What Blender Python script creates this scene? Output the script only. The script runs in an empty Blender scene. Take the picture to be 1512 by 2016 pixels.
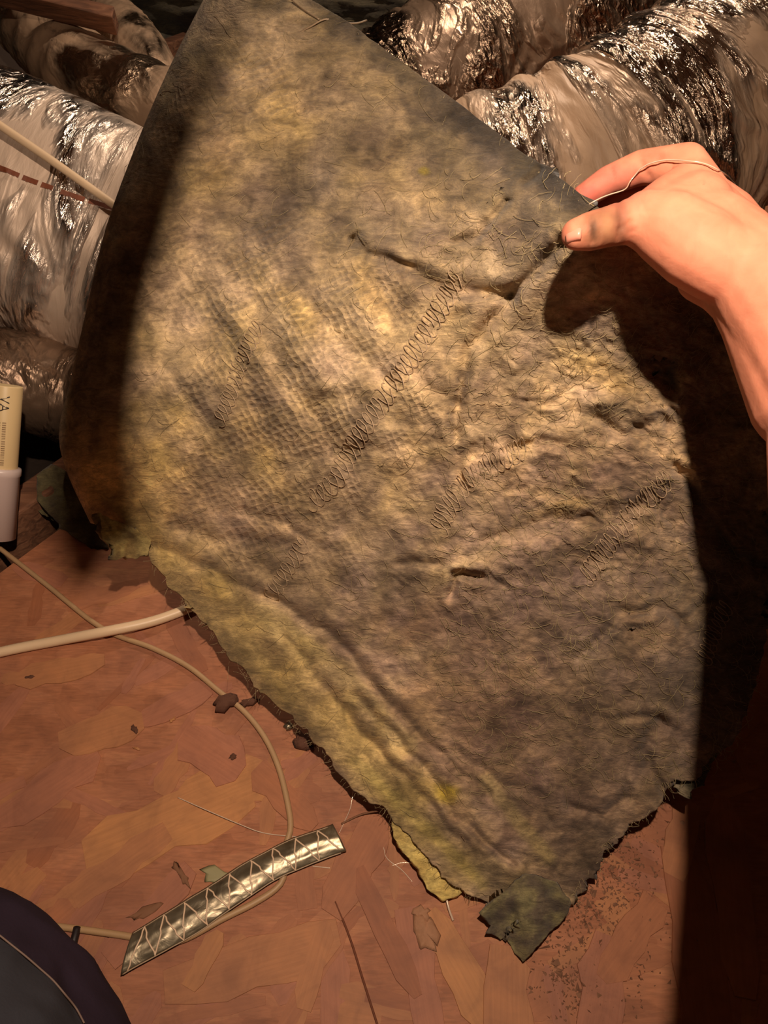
import bpy, bmesh, math, random
import numpy as np
from mathutils import Vector, Matrix

# ------------------------------------------------------------------ camera, world, lights, exposure
SC = bpy.context.scene
COL = SC.collection
W, H = 1512, 2016
F = 1456.0
CAMZ = 0.78
PITCH = math.radians(50)
CAM = np.array([0.0, 0.0, CAMZ])
FWD = np.array([0, math.cos(PITCH), -math.sin(PITCH)])
UPV = np.array([0, math.sin(PITCH), math.cos(PITCH)])
RGT = np.array([1.0, 0, 0])
cd = bpy.data.cameras.new('camera'); cam = bpy.data.objects.new('camera', cd); COL.objects.link(cam)
cam.location = CAM; cam.rotation_euler = (math.pi/2-PITCH, 0, 0)
cd.sensor_fit = 'VERTICAL'; cd.sensor_height = 36; cd.lens = 36*F/H; cd.clip_start = 0.02
SC.camera = cam

def P(x, y, d):
    """world point seen at pixel x,y at depth d metres (works on arrays)"""
    x = np.asarray(x, float); y = np.asarray(y, float); d = np.asarray(d, float)
    return CAM + d[..., None]*(FWD + ((x-W/2)/F)[..., None]*RGT - ((y-H/2)/F)[..., None]*UPV)
def G(x, y, z=0.0):
    """world point on the level z under pixel x,y"""
    v = FWD + (x-W/2)/F*RGT - (y-H/2)/F*UPV
    return CAM + v*((z-CAMZ)/v[2])

wd = bpy.data.worlds.new('attic_dark'); SC.world = wd; wd.use_nodes = True
wd.node_tree.nodes['Background'].inputs[0].default_value = (1.0, 0.72, 0.5, 1)
wd.node_tree.nodes['Background'].inputs[1].default_value = 0.022
def lamp(name, kind, loc, power, color, size, target=None, **kw):
    l = bpy.data.lights.new(name, kind); l.energy = power; l.color = color
    if kind == 'AREA': l.size = size
    else: l.shadow_soft_size = size
    for k, v in kw.items(): setattr(l, k, v)
    o = bpy.data.objects.new(name, l); COL.objects.link(o); o.location = loc
    if target is not None:
        o.rotation_euler = (Vector(target)-Vector(loc)).to_track_quat('-Z', 'Y').to_euler()
    return o
KEY = CAM + 0.045*RGT + 0.27*UPV - 0.14*FWD
lamp('headlamp', 'SPOT', tuple(KEY), 33, (1.0, 0.77, 0.58), 0.011, target=tuple(P(540, 800, .7)),
     spot_size=math.radians(120), spot_blend=1.0)
lamp('duct_fill', 'SPOT', (0.22, 1.72, 1.16), 34, (1.0, 0.80, 0.62), 0.035, target=(0.02, 1.70, .2), spot_size=math.radians(102), spot_blend=.25)  # unseen fill lamp added to brighten the ducts
lamp('camera_fill', 'POINT', tuple(CAM - 0.14*RGT + 0.02*UPV - 0.05*FWD), 0.12, (1.0, 0.86, 0.74), 0.03)  # weak unseen fill added beside the camera
SC.view_settings.view_transform = 'Standard'
SC.view_settings.look = 'None'
SC.view_settings.gamma = 1
SC.view_settings.use_curve_mapping = False
SC.view_settings.exposure = 0.1

# ------------------------------------------------------------------ numpy noise
rs = np.random.RandomState(7)
random.seed(7)
PERM = np.tile(rs.permutation(256), 3)
GR = rs.normal(size=(256, 3)); GR /= np.linalg.norm(GR, axis=1)[:, None]
def gn(x, y, z=0.0):
    x, y, z = np.broadcast_arrays(np.asarray(x, float), np.asarray(y, float), np.asarray(z, float))
    xi = np.floor(x).astype(int); yi = np.floor(y).astype(int); zi = np.floor(z).astype(int)
    xf = x-xi; yf = y-yi; zf = z-zi
    fu = lambda t: t*t*t*(t*(t*6-15)+10)
    u, v, w = fu(xf), fu(yf), fu(zf)
    def g(a, b, c):
        h = PERM[PERM[PERM[(xi+a) & 255]+((yi+b) & 255)]+((zi+c) & 255)]
        q = GR[h]
        return q[..., 0]*(xf-a)+q[..., 1]*(yf-b)+q[..., 2]*(zf-c)
    l = lambda a, b, t: a+t*(b-a)
    return 1.6*l(l(l(g(0,0,0), g(1,0,0), u), l(g(0,1,0), g(1,1,0), u), v),
             l(l(g(0,0,1), g(1,0,1), u), l(g(0,1,1), g(1,1,1), u), v), w)
def fbm(x, y, z=0.0, o=4, r=0.5):
    a = 1; s = 0; f = 1
    for k in range(o):
        s = s + a*gn(x*f+k*7.3, y*f+k*3.1, z*f if np.any(z) else z+k*1.7); a *= r; f *= 2.03
    return s
def ridge(x, y, z=0.0, o=3):
    a = 1; s = 0; f = 1
    for k in range(o):
        s = s + a*(1-2*np.abs(gn(x*f+k*5.3, y*f, z+k*2.7))); a *= .5; f *= 2.07
    return s
def catmull(pts, n, closed=False):
    pts = np.array(pts, float)
    p = np.vstack([2*pts[0]-pts[1], pts, 2*pts[-1]-pts[-2]])
    seg = np.linalg.norm(np.diff(pts[:, :2] if pts.shape[1] > 1 else pts, axis=0), axis=1)
    cum = np.concatenate([[0], np.cumsum(seg)]); cum /= cum[-1]
    t = np.linspace(0, 1, n); out = []
    for q in t:
        i = min(max(np.searchsorted(cum, q, side='right')-1, 0), len(pts)-2)
        s = (q-cum[i])/(cum[i+1]-cum[i]+1e-12)
        a, b, c, d = p[i], p[i+1], p[i+2], p[i+3]
        out.append(.5*((2*b)+(-a+c)*s+(2*a-5*b+4*c-d)*s*s+(-a+3*b-3*c+d)*s**3))
    return np.array(out)
def polydist(X, Y, pts):
    """distance from X,Y arrays to a polyline (pixels)"""
    d = np.full(X.shape, 1e9)
    for (x0, y0), (x1, y1) in zip(pts[:-1], pts[1:]):
        dx, dy = x1-x0, y1-y0
        t = np.clip(((X-x0)*dx+(Y-y0)*dy)/(dx*dx+dy*dy+1e-9), 0, 1)
        d = np.minimum(d, np.hypot(X-x0-t*dx, Y-y0-t*dy))
    return d

# ------------------------------------------------------------------ object helpers
def link(name, me, mat=None, parent=None, smooth=True):
    o = bpy.data.objects.new(name, me); COL.objects.link(o)
    if mat is not None: me.materials.append(mat)
    if parent is not None: o.parent = parent
    if smooth: me.polygons.foreach_set('use_smooth', [True]*len(me.polygons))
    return o
def tag(o, label, cat, group=None, kind=None):
    if label: o['label'] = label
    if cat: o['category'] = cat
    if group: o['group'] = group
    if kind: o['kind'] = kind
    return o
def struct(o): o['kind'] = 'structure'; return o
def empty(name, loc, label, cat, group=None):
    o = bpy.data.objects.new(name, None); COL.objects.link(o); o.location = loc
    o.empty_display_size = .05
    bpy.context.view_layer.update()
    return tag(o, label, cat, group)
def adopt(ch, root):
    ch.parent = root; ch.matrix_parent_inverse = Matrix.Translation(-Vector(root.location)); return ch
def mesh(verts, faces, name='m'):
    me = bpy.data.meshes.new(name); me.from_pydata([tuple(map(float, v)) for v in verts], [], [tuple(map(int, f)) for f in faces]); me.update(); return me
def grid(Pt, closed_u=False, flip=False):
    ny, nx = Pt.shape[:2]
    v = Pt.reshape(-1, 3)
    idx = np.arange(ny*nx).reshape(ny, nx)
    if closed_u: idx = np.hstack([idx, idx[:, :1]])
    f = np.stack([idx[:-1, :-1], idx[:-1, 1:], idx[1:, 1:], idx[1:, :-1]], -1).reshape(-1, 4)
    if flip: f = f[:, ::-1]
    me = bpy.data.meshes.new('m')
    me.vertices.add(len(v)); me.vertices.foreach_set('co', v.astype(np.float32).ravel())
    me.loops.add(f.size); me.loops.foreach_set('vertex_index', f.astype(np.int32).ravel())
    me.polygons.add(len(f)); me.polygons.foreach_set('loop_start', np.arange(0, f.size, 4, dtype=np.int32))
    me.polygons.foreach_set('loop_total', np.full(len(f), 4, dtype=np.int32))
    me.update(calc_edges=True); me.validate()
    return me
def attr_vec(me, name, arr):
    a = me.attributes.new(name, 'FLOAT_VECTOR', 'POINT'); a.data.foreach_set('vector', np.asarray(arr, np.float32).ravel())
def attr_col(me, name, arr):
    a = me.attributes.new(name, 'FLOAT_COLOR', 'POINT'); arr = np.asarray(arr, np.float32)
    a.data.foreach_set('color', np.hstack([arr, np.ones((len(arr), 1), np.float32)]).ravel())
def attr_f(me, name, arr):
    a = me.attributes.new(name, 'FLOAT', 'POINT'); a.data.foreach_set('value', np.asarray(arr, np.float32).ravel())
def tube_data(pts, r, sides=8, caps=True, twist_flat=None):
    pts = np.asarray(pts, float); n = len(pts)
    r = np.broadcast_to(np.asarray(r, float), (n,))
    T = np.gradient(pts, axis=0); T /= np.linalg.norm(T, axis=1)[:, None]+1e-12
    ref = np.array([0, 0, 1.0])
    if abs(T[0] @ ref) > .9: ref = np.array([1.0, 0, 0])
    Nn = []; cur = ref
    for t in T:
        cur = cur - t*(cur @ t); cur /= np.linalg.norm(cur)+1e-12; Nn.append(cur)
    Nn = np.array(Nn); B = np.cross(T, Nn)
    a = np.linspace(0, 2*np.pi, sides, endpoint=False)
    V = pts[:, None]+r[:, None, None]*(np.cos(a)[None, :, None]*Nn[:, None]+np.sin(a)[None, :, None]*B[:, None]*(twist_flat or 1))
    f = []
    for i in range(n-1):
        for j in range(sides):
            k = (j+1) % sides
            f.append((i*sides+j, i*sides+k, (i+1)*sides+k, (i+1)*sides+j))
    if caps:
        f.append(tuple(range(sides))[::-1]); f.append(tuple((n-1)*sides+j for j in range(sides)))
    return V.reshape(-1, 3), f
def tube(name, pts, r, mat, sides=10, parent=None, flat=None):
    v, f = tube_data(pts, r, sides, True, flat)
    return link(name, mesh(v, f), mat, parent)
class MB:
    def __init__(s): s.v = []; s.f = []
    def add(s, v, f):
        b = len(s.v); s.v += [tuple(q) for q in v]; s.f += [tuple(b+i for i in q) for q in f]
    def build(s, name, mat, parent=None, smooth=True): return link(name, mesh(s.v, s.f), mat, parent, smooth)
def obox(c, ax, ay, az):
    """box from centre and three half-axis vectors"""
    c, ax, ay, az = map(np.asarray, (c, ax, ay, az))
    v = [c+sx*ax+sy*ay+sz*az for sz in (-1, 1) for sy in (-1, 1) for sx in (-1, 1)]
    f = [(0,2,3,1),(4,5,7,6),(0,1,5,4),(2,6,7,3),(0,4,6,2),(1,3,7,5)]
    return v, f
def bevel(o, w, seg=2):
    m = o.modifiers.new('bevel', 'BEVEL'); m.width = w; m.segments = seg; return o

# ------------------------------------------------------------------ materials
def srgb(r, g, b):
    f = lambda c: (c/255/12.92) if c/255 <= .04045 else ((c/255+.055)/1.055)**2.4
    return (f(r), f(g), f(b))
class NT:
    def __init__(s, name):
        s.m = bpy.data.materials.new(name); s.m.use_nodes = True; s.t = s.m.node_tree
        s.b = s.t.nodes['Principled BSDF']
    def n(s, ty, **kw):
        q = s.t.nodes.new(ty)
        for k, v in kw.items():
            if k in q.inputs.keys() and not hasattr(q, k): q.inputs[k].default_value = v
            else: setattr(q, k, v)
        return q
    def l(s, a, b): s.t.links.new(a, b)
    def set(s, **kw):
        for k, v in kw.items():
            k = k.replace('_', ' ')
            s.b.inputs[k].default_value = (*v, 1) if isinstance(v, tuple) and len(v) == 3 else v
        return s
    def noise(s, vec, scale, detail=4, dist=0, rough=.5):
        q = s.t.nodes.new('ShaderNodeTexNoise'); q.inputs['Scale'].default_value = scale
        q.inputs['Detail'].default_value = detail; q.inputs['Distortion'].default_value = dist; q.inputs['Roughness'].default_value = rough
        if vec is not None: s.l(vec, q.inputs['Vector'])
        return q
    def ramp(s, fac, stops):
        q = s.t.nodes.new('ShaderNodeValToRGB'); e = q.color_ramp.elements
        while len(e) < len(stops): e.new(.5)
        for i, (p, c) in enumerate(stops):
            e[i].position = p; e[i].color = (*c, 1) if len(c) == 3 else c
        s.l(fac, q.inputs[0]); return q
    def mix(s, fac, a, b, mode='MIX'):
        q = s.t.nodes.new('ShaderNodeMix'); q.data_type = 'RGBA'; q.blend_type = mode
        for sock, val in ((q.inputs[0], fac), (q.inputs[6], a), (q.inputs[7], b)):
            if hasattr(val, 'is_output'): s.l(val, sock)
            elif isinstance(val, (int, float)): sock.default_value = val
            else: sock.default_value = (*val, 1)
        return q.outputs[2]
    def math(s, op, a, b=None, c=None):
        q = s.t.nodes.new('ShaderNodeMath'); q.operation = op
        for i, val in enumerate((a, b, c)):
            if val is None: continue
            if hasattr(val, 'is_output'): s.l(val, q.inputs[i])
            else: q.inputs[i].default_value = val
        return q.outputs[0]
    def bump(s, h, strength, dist, prev=None):
        q = s.t.nodes.new('ShaderNodeBump'); q.inputs['Strength'].default_value = strength; q.inputs['Distance'].default_value = dist
        s.l(h, q.inputs['Height'])
        if prev is not None: s.l(prev, q.inputs['Normal'])
        return q.outputs[0]
    def coords(s, scale=(1, 1, 1), rot=(0, 0, 0), attr=None, obj=True):
        if attr:
            a = s.t.nodes.new('ShaderNodeAttribute'); a.attribute_name = attr; src = a.outputs['Vector']
        else:
            a = s.t.nodes.new('ShaderNodeTexCoord'); src = a.outputs['Object']
        m = s.t.nodes.new('ShaderNodeMapping'); m.inputs['Scale'].default_value = scale; m.inputs['Rotation'].default_value = rot
        s.l(src, m.inputs['Vector']); return m.outputs[0]
    def attrc(s, name):
        a = s.t.nodes.new('ShaderNodeAttribute'); a.attribute_name = name; return a

def plain(name, col, rough=.6, metal=0.0, bump=None, var=None, spec=None):
    t = NT(name); t.set(Base_Color=col, Roughness=rough, Metallic=metal)
    if spec is not None: t.b.inputs['Specular IOR Level'].default_value = spec
    if var:
        n = t.noise(t.coords(), var[0], 4, .5)
        t.l(t.mix(n.outputs[0], tuple(c*(1-var[1]) for c in col), tuple(min(1, c*(1+var[1])) for c in col)), t.b.inputs['Base Color'])
    if bump:
        n2 = t.noise(t.coords(), bump[0], 5)
        t.l(t.bump(n2.outputs[0], bump[1], bump[2]), t.b.inputs['Normal'])
    return t.m

# glass-wool blanket: stain colour per point, fibrous grain, woven dimples
def mat_wool():
    t = NT('glass_wool'); t.set(Roughness=.92); t.b.inputs['Specular IOR Level'].default_value = .15
    t.b.inputs['Sheen Weight'].default_value = .12; t.b.inputs['Sheen Roughness'].default_value = .5
    st = t.attrc('stain'); wf = t.attrc('waffle')
    c = t.coords(attr='rest')
    cf = t.coords(scale=(1, 2.6, 1), rot=(0, 0, -.75), attr='rest')
    n1 = t.noise(cf, 55, 6, 1.6, .62)
    n2 = t.noise(c, 16, 6, 1.2, .6)
    n3 = t.noise(cf, 190, 4, 2.5, .6)
    r1 = t.ramp(n1.outputs[0], [(.3, (.62, .61, .62)), (.52, (1, 1, 1)), (.72, (1.35, 1.33, 1.25))])
    r2 = t.ramp(n2.outputs[0], [(.32, (.60, .58, .62)), (.5, (1, 1, 1)), (.70, (1.38, 1.36, 1.20))])
    r3 = t.ramp(n3.outputs[0], [(.35, (.84, .83, .82)), (.65, (1.16, 1.16, 1.14))])
    col = t.mix(1, t.mix(1, t.mix(1, st.outputs['Color'], r1.outputs[0], 'MULTIPLY'), r2.outputs[0], 'MULTIPLY'), r3.outputs[0], 'MULTIPLY')
    # dimples
    wv = t.coords(scale=(1, 1.15, 1), rot=(0, 0, .5), attr='rest')
    wn = t.noise(c, 30, 2)
    add = t.n('ShaderNodeVectorMath', operation='MULTIPLY_ADD'); t.l(wn.outputs['Color'], add.inputs[0]); add.inputs[1].default_value = (.011, .011, 0); t.l(wv, add.inputs[2])
    vo = t.t.nodes.new('ShaderNodeTexVoronoi'); vo.inputs['Scale'].default_value = 150; vo.inputs['Randomness'].default_value = .38; vo.voronoi_dimensions = '2D'
    t.l(add.outputs[0], vo.inputs['Vector'])
    dm = t.math('MULTIPLY_ADD', vo.outputs['Distance'], 2.6, -1.0)
    dmask = t.math('MULTIPLY', dm, wf.outputs['Fac'])
    dk = t.ramp(t.math('MULTIPLY_ADD', dmask, .5, .5), [(.1, (.84, .83, .80)), (.55, (1, 1, 1)), (1, (1.08, 1.07, 1.03))])
    col = t.mix(1, col, dk.outputs[0], 'MULTIPLY')
    t.l(col, t.b.inputs['Base Color'])
    h = t.math('ADD', t.math('MULTIPLY', n1.outputs[0], .55), t.math('MULTIPLY', n3.outputs[0], .22))
    b1 = t.bump(h, .55, .006)
    b2 = t.bump(dmask, .6, .0017, b1)
    t.l(b2, t.b.inputs['Normal'])
    return t.m
M_WOOL = mat_wool()

def mat_foil(name, tint, tan, tanmix=.5, rough=.2, scale=(1, 1, 1), cr=1.0, dirt=.4):
    """crumpled metallised film"""
    t = NT(name)
    c = t.coords(scale=scale, attr='rest')
    cl = t.coords(attr='rest')
    v = t.t.nodes.new('ShaderNodeTexVoronoi'); v.inputs['Scale'].default_value = 42
    nz = t.noise(c, 14, 3); mx = t.n('ShaderNodeVectorMath', operation='MULTIPLY_ADD')
    t.l(nz.outputs['Color'], mx.inputs[0]); mx.inputs[1].default_value = (.12, .12, .12); t.l(c, mx.inputs[2]); t.l(mx.outputs[0], v.inputs['Vector'])
    n1 = t.noise(c, 26, 5, 1.5, .6)
    n2 = t.noise(c, 7.5, 4, .6)
    n4 = t.noise(c, 95, 3, 1)
    smooth = t.ramp(n2.outputs[0], [(.43, (0, 0, 0)), (.56, (1, 1, 1))])   # where the film is slack and crumpled
    tf = t.math('MULTIPLY', t.math('SUBTRACT', 1.0, smooth.outputs[0]), tanmix)
    dn = t.noise(cl, 5, 5, .5)
    dr = t.ramp(dn.outputs[0], [(.35, (0, 0, 0)), (.7, (1, 1, 1))])
    col = t.mix(tf, tint, tan); col = t.mix(t.math('MULTIPLY', dr.outputs[0], dirt), col, tuple(.45*a for a in tan))  # the roof's tan reflection is painted into the smooth film's colour
    t.l(col, t.b.inputs['Base Color'])
    t.l(t.math('SUBTRACT', 1.0, t.math('MULTIPLY', tf, 1.1)), t.b.inputs['Metallic'])
    t.l(t.math('ADD', rough, t.math('MULTIPLY', tf, .45)), t.b.inputs['Roughness'])
    hb = t.math('MULTIPLY', t.math('ADD', t.math('MULTIPLY', v.outputs['Distance'], .6), n1.outputs[0]), t.math('ADD', .12, t.math('MULTIPLY', smooth.outputs[0], 1.0)))
    b = t.bump(hb, .9*cr, .010); b = t.bump(t.math('MULTIPLY', n4.outputs[0], smooth.outputs[0]), .35, .002, b)
    t.l(b, t.b.inputs['Normal'])
    return t.m
M_FOIL = mat_foil('duct_foil', srgb(222, 200, 180), srgb(204, 168, 134), .88, .17, (2.2, .55, 1))
M_FOIL_L = mat_foil('duct_foil_left', srgb(240, 226, 214), srgb(220, 190, 162), .7, .18, (2.6, .45, 1))
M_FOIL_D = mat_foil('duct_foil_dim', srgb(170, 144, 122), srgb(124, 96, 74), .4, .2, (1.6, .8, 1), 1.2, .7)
M_TAN = mat_foil('duct_film_tan', srgb(205, 176, 148), srgb(184, 150, 120), .85, .3, (1, 1, 1), .5, .4)

def mat_osb():
    t = NT('osb_board'); t.set(Roughness=.62); t.b.inputs['Specular IOR Level'].default_value = .3
    cols = []
    for k, rz in enumerate((.55, -.35, 1.3)):
        c = t.coords(scale=(1, 3.2, 1), rot=(0, 0, rz))
        v = t.t.nodes.new('ShaderNodeTexVoronoi'); v.inputs['Scale'].default_value = 13+4*k; v.inputs['Randomness'].default_value = 1
        nz = t.noise(c, 9, 3); mx = t.n('ShaderNodeVectorMath', operation='MULTIPLY_ADD')
        t.l(nz.outputs['Color'], mx.inputs[0]); mx.inputs[1].default_value = (.09, .09, .0); t.l(c, mx.inputs[2]); t.l(mx.outputs[0], v.inputs['Vector'])
        sp = t.n('ShaderNodeSeparateColor'); t.l(v.outputs['Color'], sp.inputs[0]); cols.append(sp.outputs[0])
    m = t.math('ADD', t.math('MULTIPLY', cols[0], .45), t.math('ADD', t.math('MULTIPLY', cols[1], .3), t.math('MULTIPLY', cols[2], .25)))
    r = t.ramp(m, [(.15, srgb(158, 102, 72)), (.45, srgb(170, 112, 80)), (.65, srgb(176, 118, 86)), (.9, srgb(188, 130, 92))])
    g = t.noise(t.coords(scale=(1, 7, 1), rot=(0, 0, .5)), 60, 5, .5)
    col = t.mix(.5, r.outputs[0], t.ramp(g.outputs[0], [(.3, (.6, .58, .56)), (.6, (1.05, 1, .98)), (.8, (1.2, 1.2, 1.2))]).outputs[0], 'MULTIPLY')
    gp = t.t.nodes.new('ShaderNodeNewGeometry'); d = t.noise(gp.outputs['Position'], 7, 6, .8); d3 = t.noise(gp.outputs['Position'], 28, 6, 1.2, .6)
    col = t.mix(t.ramp(d.outputs[0], [(.42, (0, 0, 0)), (.7, (.6, .6, .6))]).outputs[0], col, srgb(128, 86, 70))
    col = t.mix(.8, col, t.ramp(d3.outputs[0], [(.35, (.84, .83, .85)), (.5, (1, 1, 1)), (.68, (1.12, 1.1, 1.06))]).outputs[0], 'MULTIPLY')
    t.l(col, t.b.inputs['Base Color'])
    h = t.math('ADD', m, t.math('MULTIPLY', g.outputs[0], .4))
    t.l(t.bump(h, .4, .0015), t.b.inputs['Normal'])
    return t.m
M_OSB = mat_osb()
def mat_strand(name, col):
    t = NT(name); t.set(Roughness=.6); t.b.inputs['Specular IOR Level'].default_value = .3
    g = t.noise(t.coords(scale=(.35, 6, 1)), 60, 5, .4)
    gp = t.t.nodes.new('ShaderNodeNewGeometry'); d = t.noise(gp.outputs['Position'], 7, 6, .8); d3 = t.noise(gp.outputs['Position'], 28, 6, 1.2, .6)
    c = t.mix(1, col, t.ramp(g.outputs[0], [(.3, (.90, .89, .88)), (.7, (1.07, 1.07, 1.06))]).outputs[0], 'MULTIPLY')
    c = t.mix(t.ramp(d.outputs[0], [(.42, (0, 0, 0)), (.7, (.6, .6, .6))]).outputs[0], c, srgb(128, 86, 70))
    c = t.mix(.8, c, t.ramp(d3.outputs[0], [(.35, (.84, .83, .85)), (.5, (1, 1, 1)), (.68, (1.12, 1.1, 1.06))]).outputs[0], 'MULTIPLY')
    t.l(c, t.b.inputs['Base Color']); t.l(t.bump(g.outputs[0], .3, .0006), t.b.inputs['Normal'])
    return t.m
M_STR = [mat_strand('strand_%s' % n, c) for n, c in (('russet', srgb(168, 110, 78)), ('pink', srgb(170, 112, 86)), ('ochre', srgb(186, 130, 84)), ('rust', srgb(158, 100, 70)), ('tan', srgb(176, 120, 82)))]

M_SKIN = None
def mat_skin():
    t = NT('skin'); t.set(Roughness=.68); t.b.inputs['Specular IOR Level'].default_value = .3
    t.b.inputs['Subsurface Weight'].default_value = .12; t.b.inputs['Subsurface Radius'].default_value = (.012, .004, .002)
    t.b.inputs['Subsurface Scale'].default_value = .6
    s = t.attrc('stain'); n = t.noise(t.coords(), 70, 5, .5); n2 = t.noise(t.coords(), 400, 3)
    c = t.mix(1, s.outputs['Color'], t.ramp(n.outputs[0], [(.3, (.88, .84, .82)), (.7, (1.07, 1.06, 1.06))]).outputs[0], 'MULTIPLY')
    t.l(c, t.b.inputs['Base Color'])
    b = t.bump(n.outputs[0], .25, .002); b = t.bump(n2.outputs[0], .2, .0004, b); t.l(b, t.b.inputs['Normal'])
    return t.m
M_SKIN = mat_skin()
M_NAIL = plain('nail', srgb(226, 150, 128), .3)
M_CORD = plain('beige_cable', srgb(176, 142, 104), .5, var=(40, .12))
M_ROMEX = plain('white_cable', srgb(226, 196, 160), .42, var=(30, .06))
M_PVC = plain('cream_plastic', srgb(228, 200, 150), .4, var=(20, .05))
M_PVCW = plain('white_plastic', srgb(226, 206, 200), .35)
M_INK = plain('ink', srgb(60, 48, 40), .6)
M_INK2 = plain('faded_ink', srgb(140, 108, 74), .6)
M_WOOD = NT('old_timber')
_g = M_WOOD.noise(M_WOOD.coords(scale=(1, 9, 9)), 9, 6, 1.2)
M_WOOD.l(M_WOOD.ramp(_g.outputs[0], [(.3, srgb(84, 54, 38)), (.55, srgb(124, 82, 58)), (.8, srgb(150, 106, 78))]).outputs[0], M_WOOD.b.inputs['Base Color'])
M_WOOD.l(M_WOOD.bump(_g.outputs[0], .6, .004), M_WOOD.b.inputs['Normal']); M_WOOD.set(Roughness=.8); M_WOOD = M_WOOD.m
M_ROOF = plain('roof_deck', srgb(196, 158, 122), .8, var=(3, .25))
M_DARK = plain('dust_dark', srgb(48, 36, 28), .95, var=(6, .4), bump=(40, .6, .01))
M_CLOTH = None
def mat_cloth():
    t = NT('trouser_cloth'); t.set(Roughness=.95); t.b.inputs['Specular IOR Level'].default_value = .1
    s = t.attrc('stain'); n = t.noise(t.coords(), 500, 2); n2 = t.noise(t.coords(), 14, 4)
    c = t.mix(1, s.outputs['Color'], t.ramp(n2.outputs[0], [(.3, (.85, .85, .85)), (.7, (1.15, 1.15, 1.15))]).outputs[0], 'MULTIPLY')
    t.l(c, t.b.inputs['Base Color']); b = t.bump(n2.outputs[0], .4, .006); t.l(t.bump(n.outputs[0], .3, .0005, b), t.b.inputs['Normal'])
    return t.m
M_CLOTH = mat_cloth()
M_THREAD = plain('pale_thread', srgb(170, 146, 118), .45)
M_SPARK = plain('glassy_thread', srgb(240, 215, 190), .2, .3)
M_FIBRE = plain('glass_fibre', srgb(178, 160, 120), .5, var=(9, .3))
M_SCRIM = plain('scrim_thread', srgb(226, 196, 166), .4)
M_SOOT = plain('dark_crumb', srgb(92, 58, 42), .9, bump=(200, .6, .002))

# ------------------------------------------------------------------ structure: deck, joist, void below, roof
eA = G(0, 1128)[:2]; eB = G(125, 1036)[:2]
ed = (eB-eA)/np.linalg.norm(eB-eA)                      # direction of the deck's far-left edge
en = np.array([ed[1], -ed[0]])                          # towards the deck (right / near)
if en[1] > 0: en = -en
def deckpt(a, b): q = eA+ed*a+en*b; return (q[0], q[1])
dv = [deckpt(-1.6, 0), deckpt(2.6, 0), deckpt(2.6, 2.6), deckpt(-1.6, 2.6)]
v = [(x, y, 0) for x, y in dv]+[(x, y, -.018) for x, y in dv]
floor = link('floor', mesh(v, [(3,2,1,0),(4,5,6,7),(0,1,5,4),(1,2,6,5),(2,3,7,6),(3,0,4,7)]), M_OSB, smooth=False)
struct(floor)
# void floor (the ceiling boards below the joists)
v, f = obox((0, 1.2, -.20), (3.0, 0, 0), (0, 3.2, 0), (0, 0, .01)); struct(link('floor_lower', mesh(v, f), M_DARK, smooth=False))
j = MB(); c = eA-en*.075+ed*.3
joist = MB(); v, f = obox((*c, -.075), (*ed*1.7, 0), (*en*.022, 0), (0, 0, .09)); joist.add(v, f)
jo = bevel(joist.build('trim_1', M_WOOD, smooth=False), .004); struct(jo)
for k in range(3):                                       # more joists carrying the ducts
    c = eA-en*(.48+.41*k)+ed*.5
    v, f = obox((*c, -.085), (*ed*2.2, 0), (*en*.019, 0), (0, 0, .085)); struct(bevel(link('trim_%d' % (k+2), mesh(v, f), M_WOOD, smooth=False), .003))
# roof slopes and rafters
for sx, nm in ((-1, 'ceiling'), (1, 'ceiling_slope')):
    a = np.array([0, 1.2, 2.0]); e = np.array([sx*2.6, 1.2, 0.55])
    mid = (a+e)/2; ax = (e-a)/2; nn = np.cross(ax, (0, 1, 0)); nn /= np.linalg.norm(nn)
    v, f = obox(mid, ax, (0, 3.2, 0), nn*.01); struct(link(nm, mesh(v, f), M_ROOF, smooth=False))
    for k in range(8):
        yy = -1.6+k*.8; s = -1 if nn[2] > 0 else 1
        v, f = obox(mid+np.array([0, yy, 0])+s*nn*.075, ax*.98, (0, .019, 0), nn*.065)
        struct(link('trim_%d' % (10+k+(0 if sx < 0 else 8)), mesh(v, f), M_WOOD, smooth=False))
v, f = obox((0, 4.4, .9), (2.7, 0, 0), (0, .02, 0), (0, 0, 1.15)); struct(link('wall_back', mesh(v, f), M_DARK, smooth=False))

# OSB strands: thin slightly proud flakes pressed into the board
big = [  # px, py, length m, width m, angle deg (image-ish), material
    (335, 1622, .170, .062, 24, 2), (440, 1555, .10, .05, 24, 2), (240, 1700, .10, .03, 38, 4), (100, 1550, .11, .04, 40, 1), (500, 1900, .16, .04, 15, 4),
    (830, 1930, .12, .03, 100, 1), (700, 1700, .10, .04, 60, 0), (900, 1900, .10, .03, -60, 2), (620, 1900, .07, .02, 75, 4),
    (340, 1390, .09, .03, 30, 1), (200, 1440, .09, .045, 20, 4), (120, 1320, .10, .03, 15, 4), (420, 1480, .08, .05, -30, 1),
    (560, 1570, .09, .03, -40, 0), (760, 1830, .12, .02, -63, 3), (300, 1800, .10, .03, 50, 1), (1380, 1900, .20, .05, 84, 3), (1440, 1750, .18, .04, 80, 0),
    (1180, 1960, .10, .04, 70, 1), (1000, 1990, .10, .04, 85, 4), (405, 1890, .05, .02, 65, 2), (1340, 1650, .08, .03, 60, 4), (1240, 1850, .09, .03, 45, 0)]
strands = list(big)
for k in range(215):
    strands.append((random.uniform(-60, 1560), random.uniform(1090, 2060), random.uniform(.03, .10), random.uniform(.008, .028),
                    random.gauss(35, 40), random.choice([0, 0, 1, 1, 3, 4, 4])))
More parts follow.
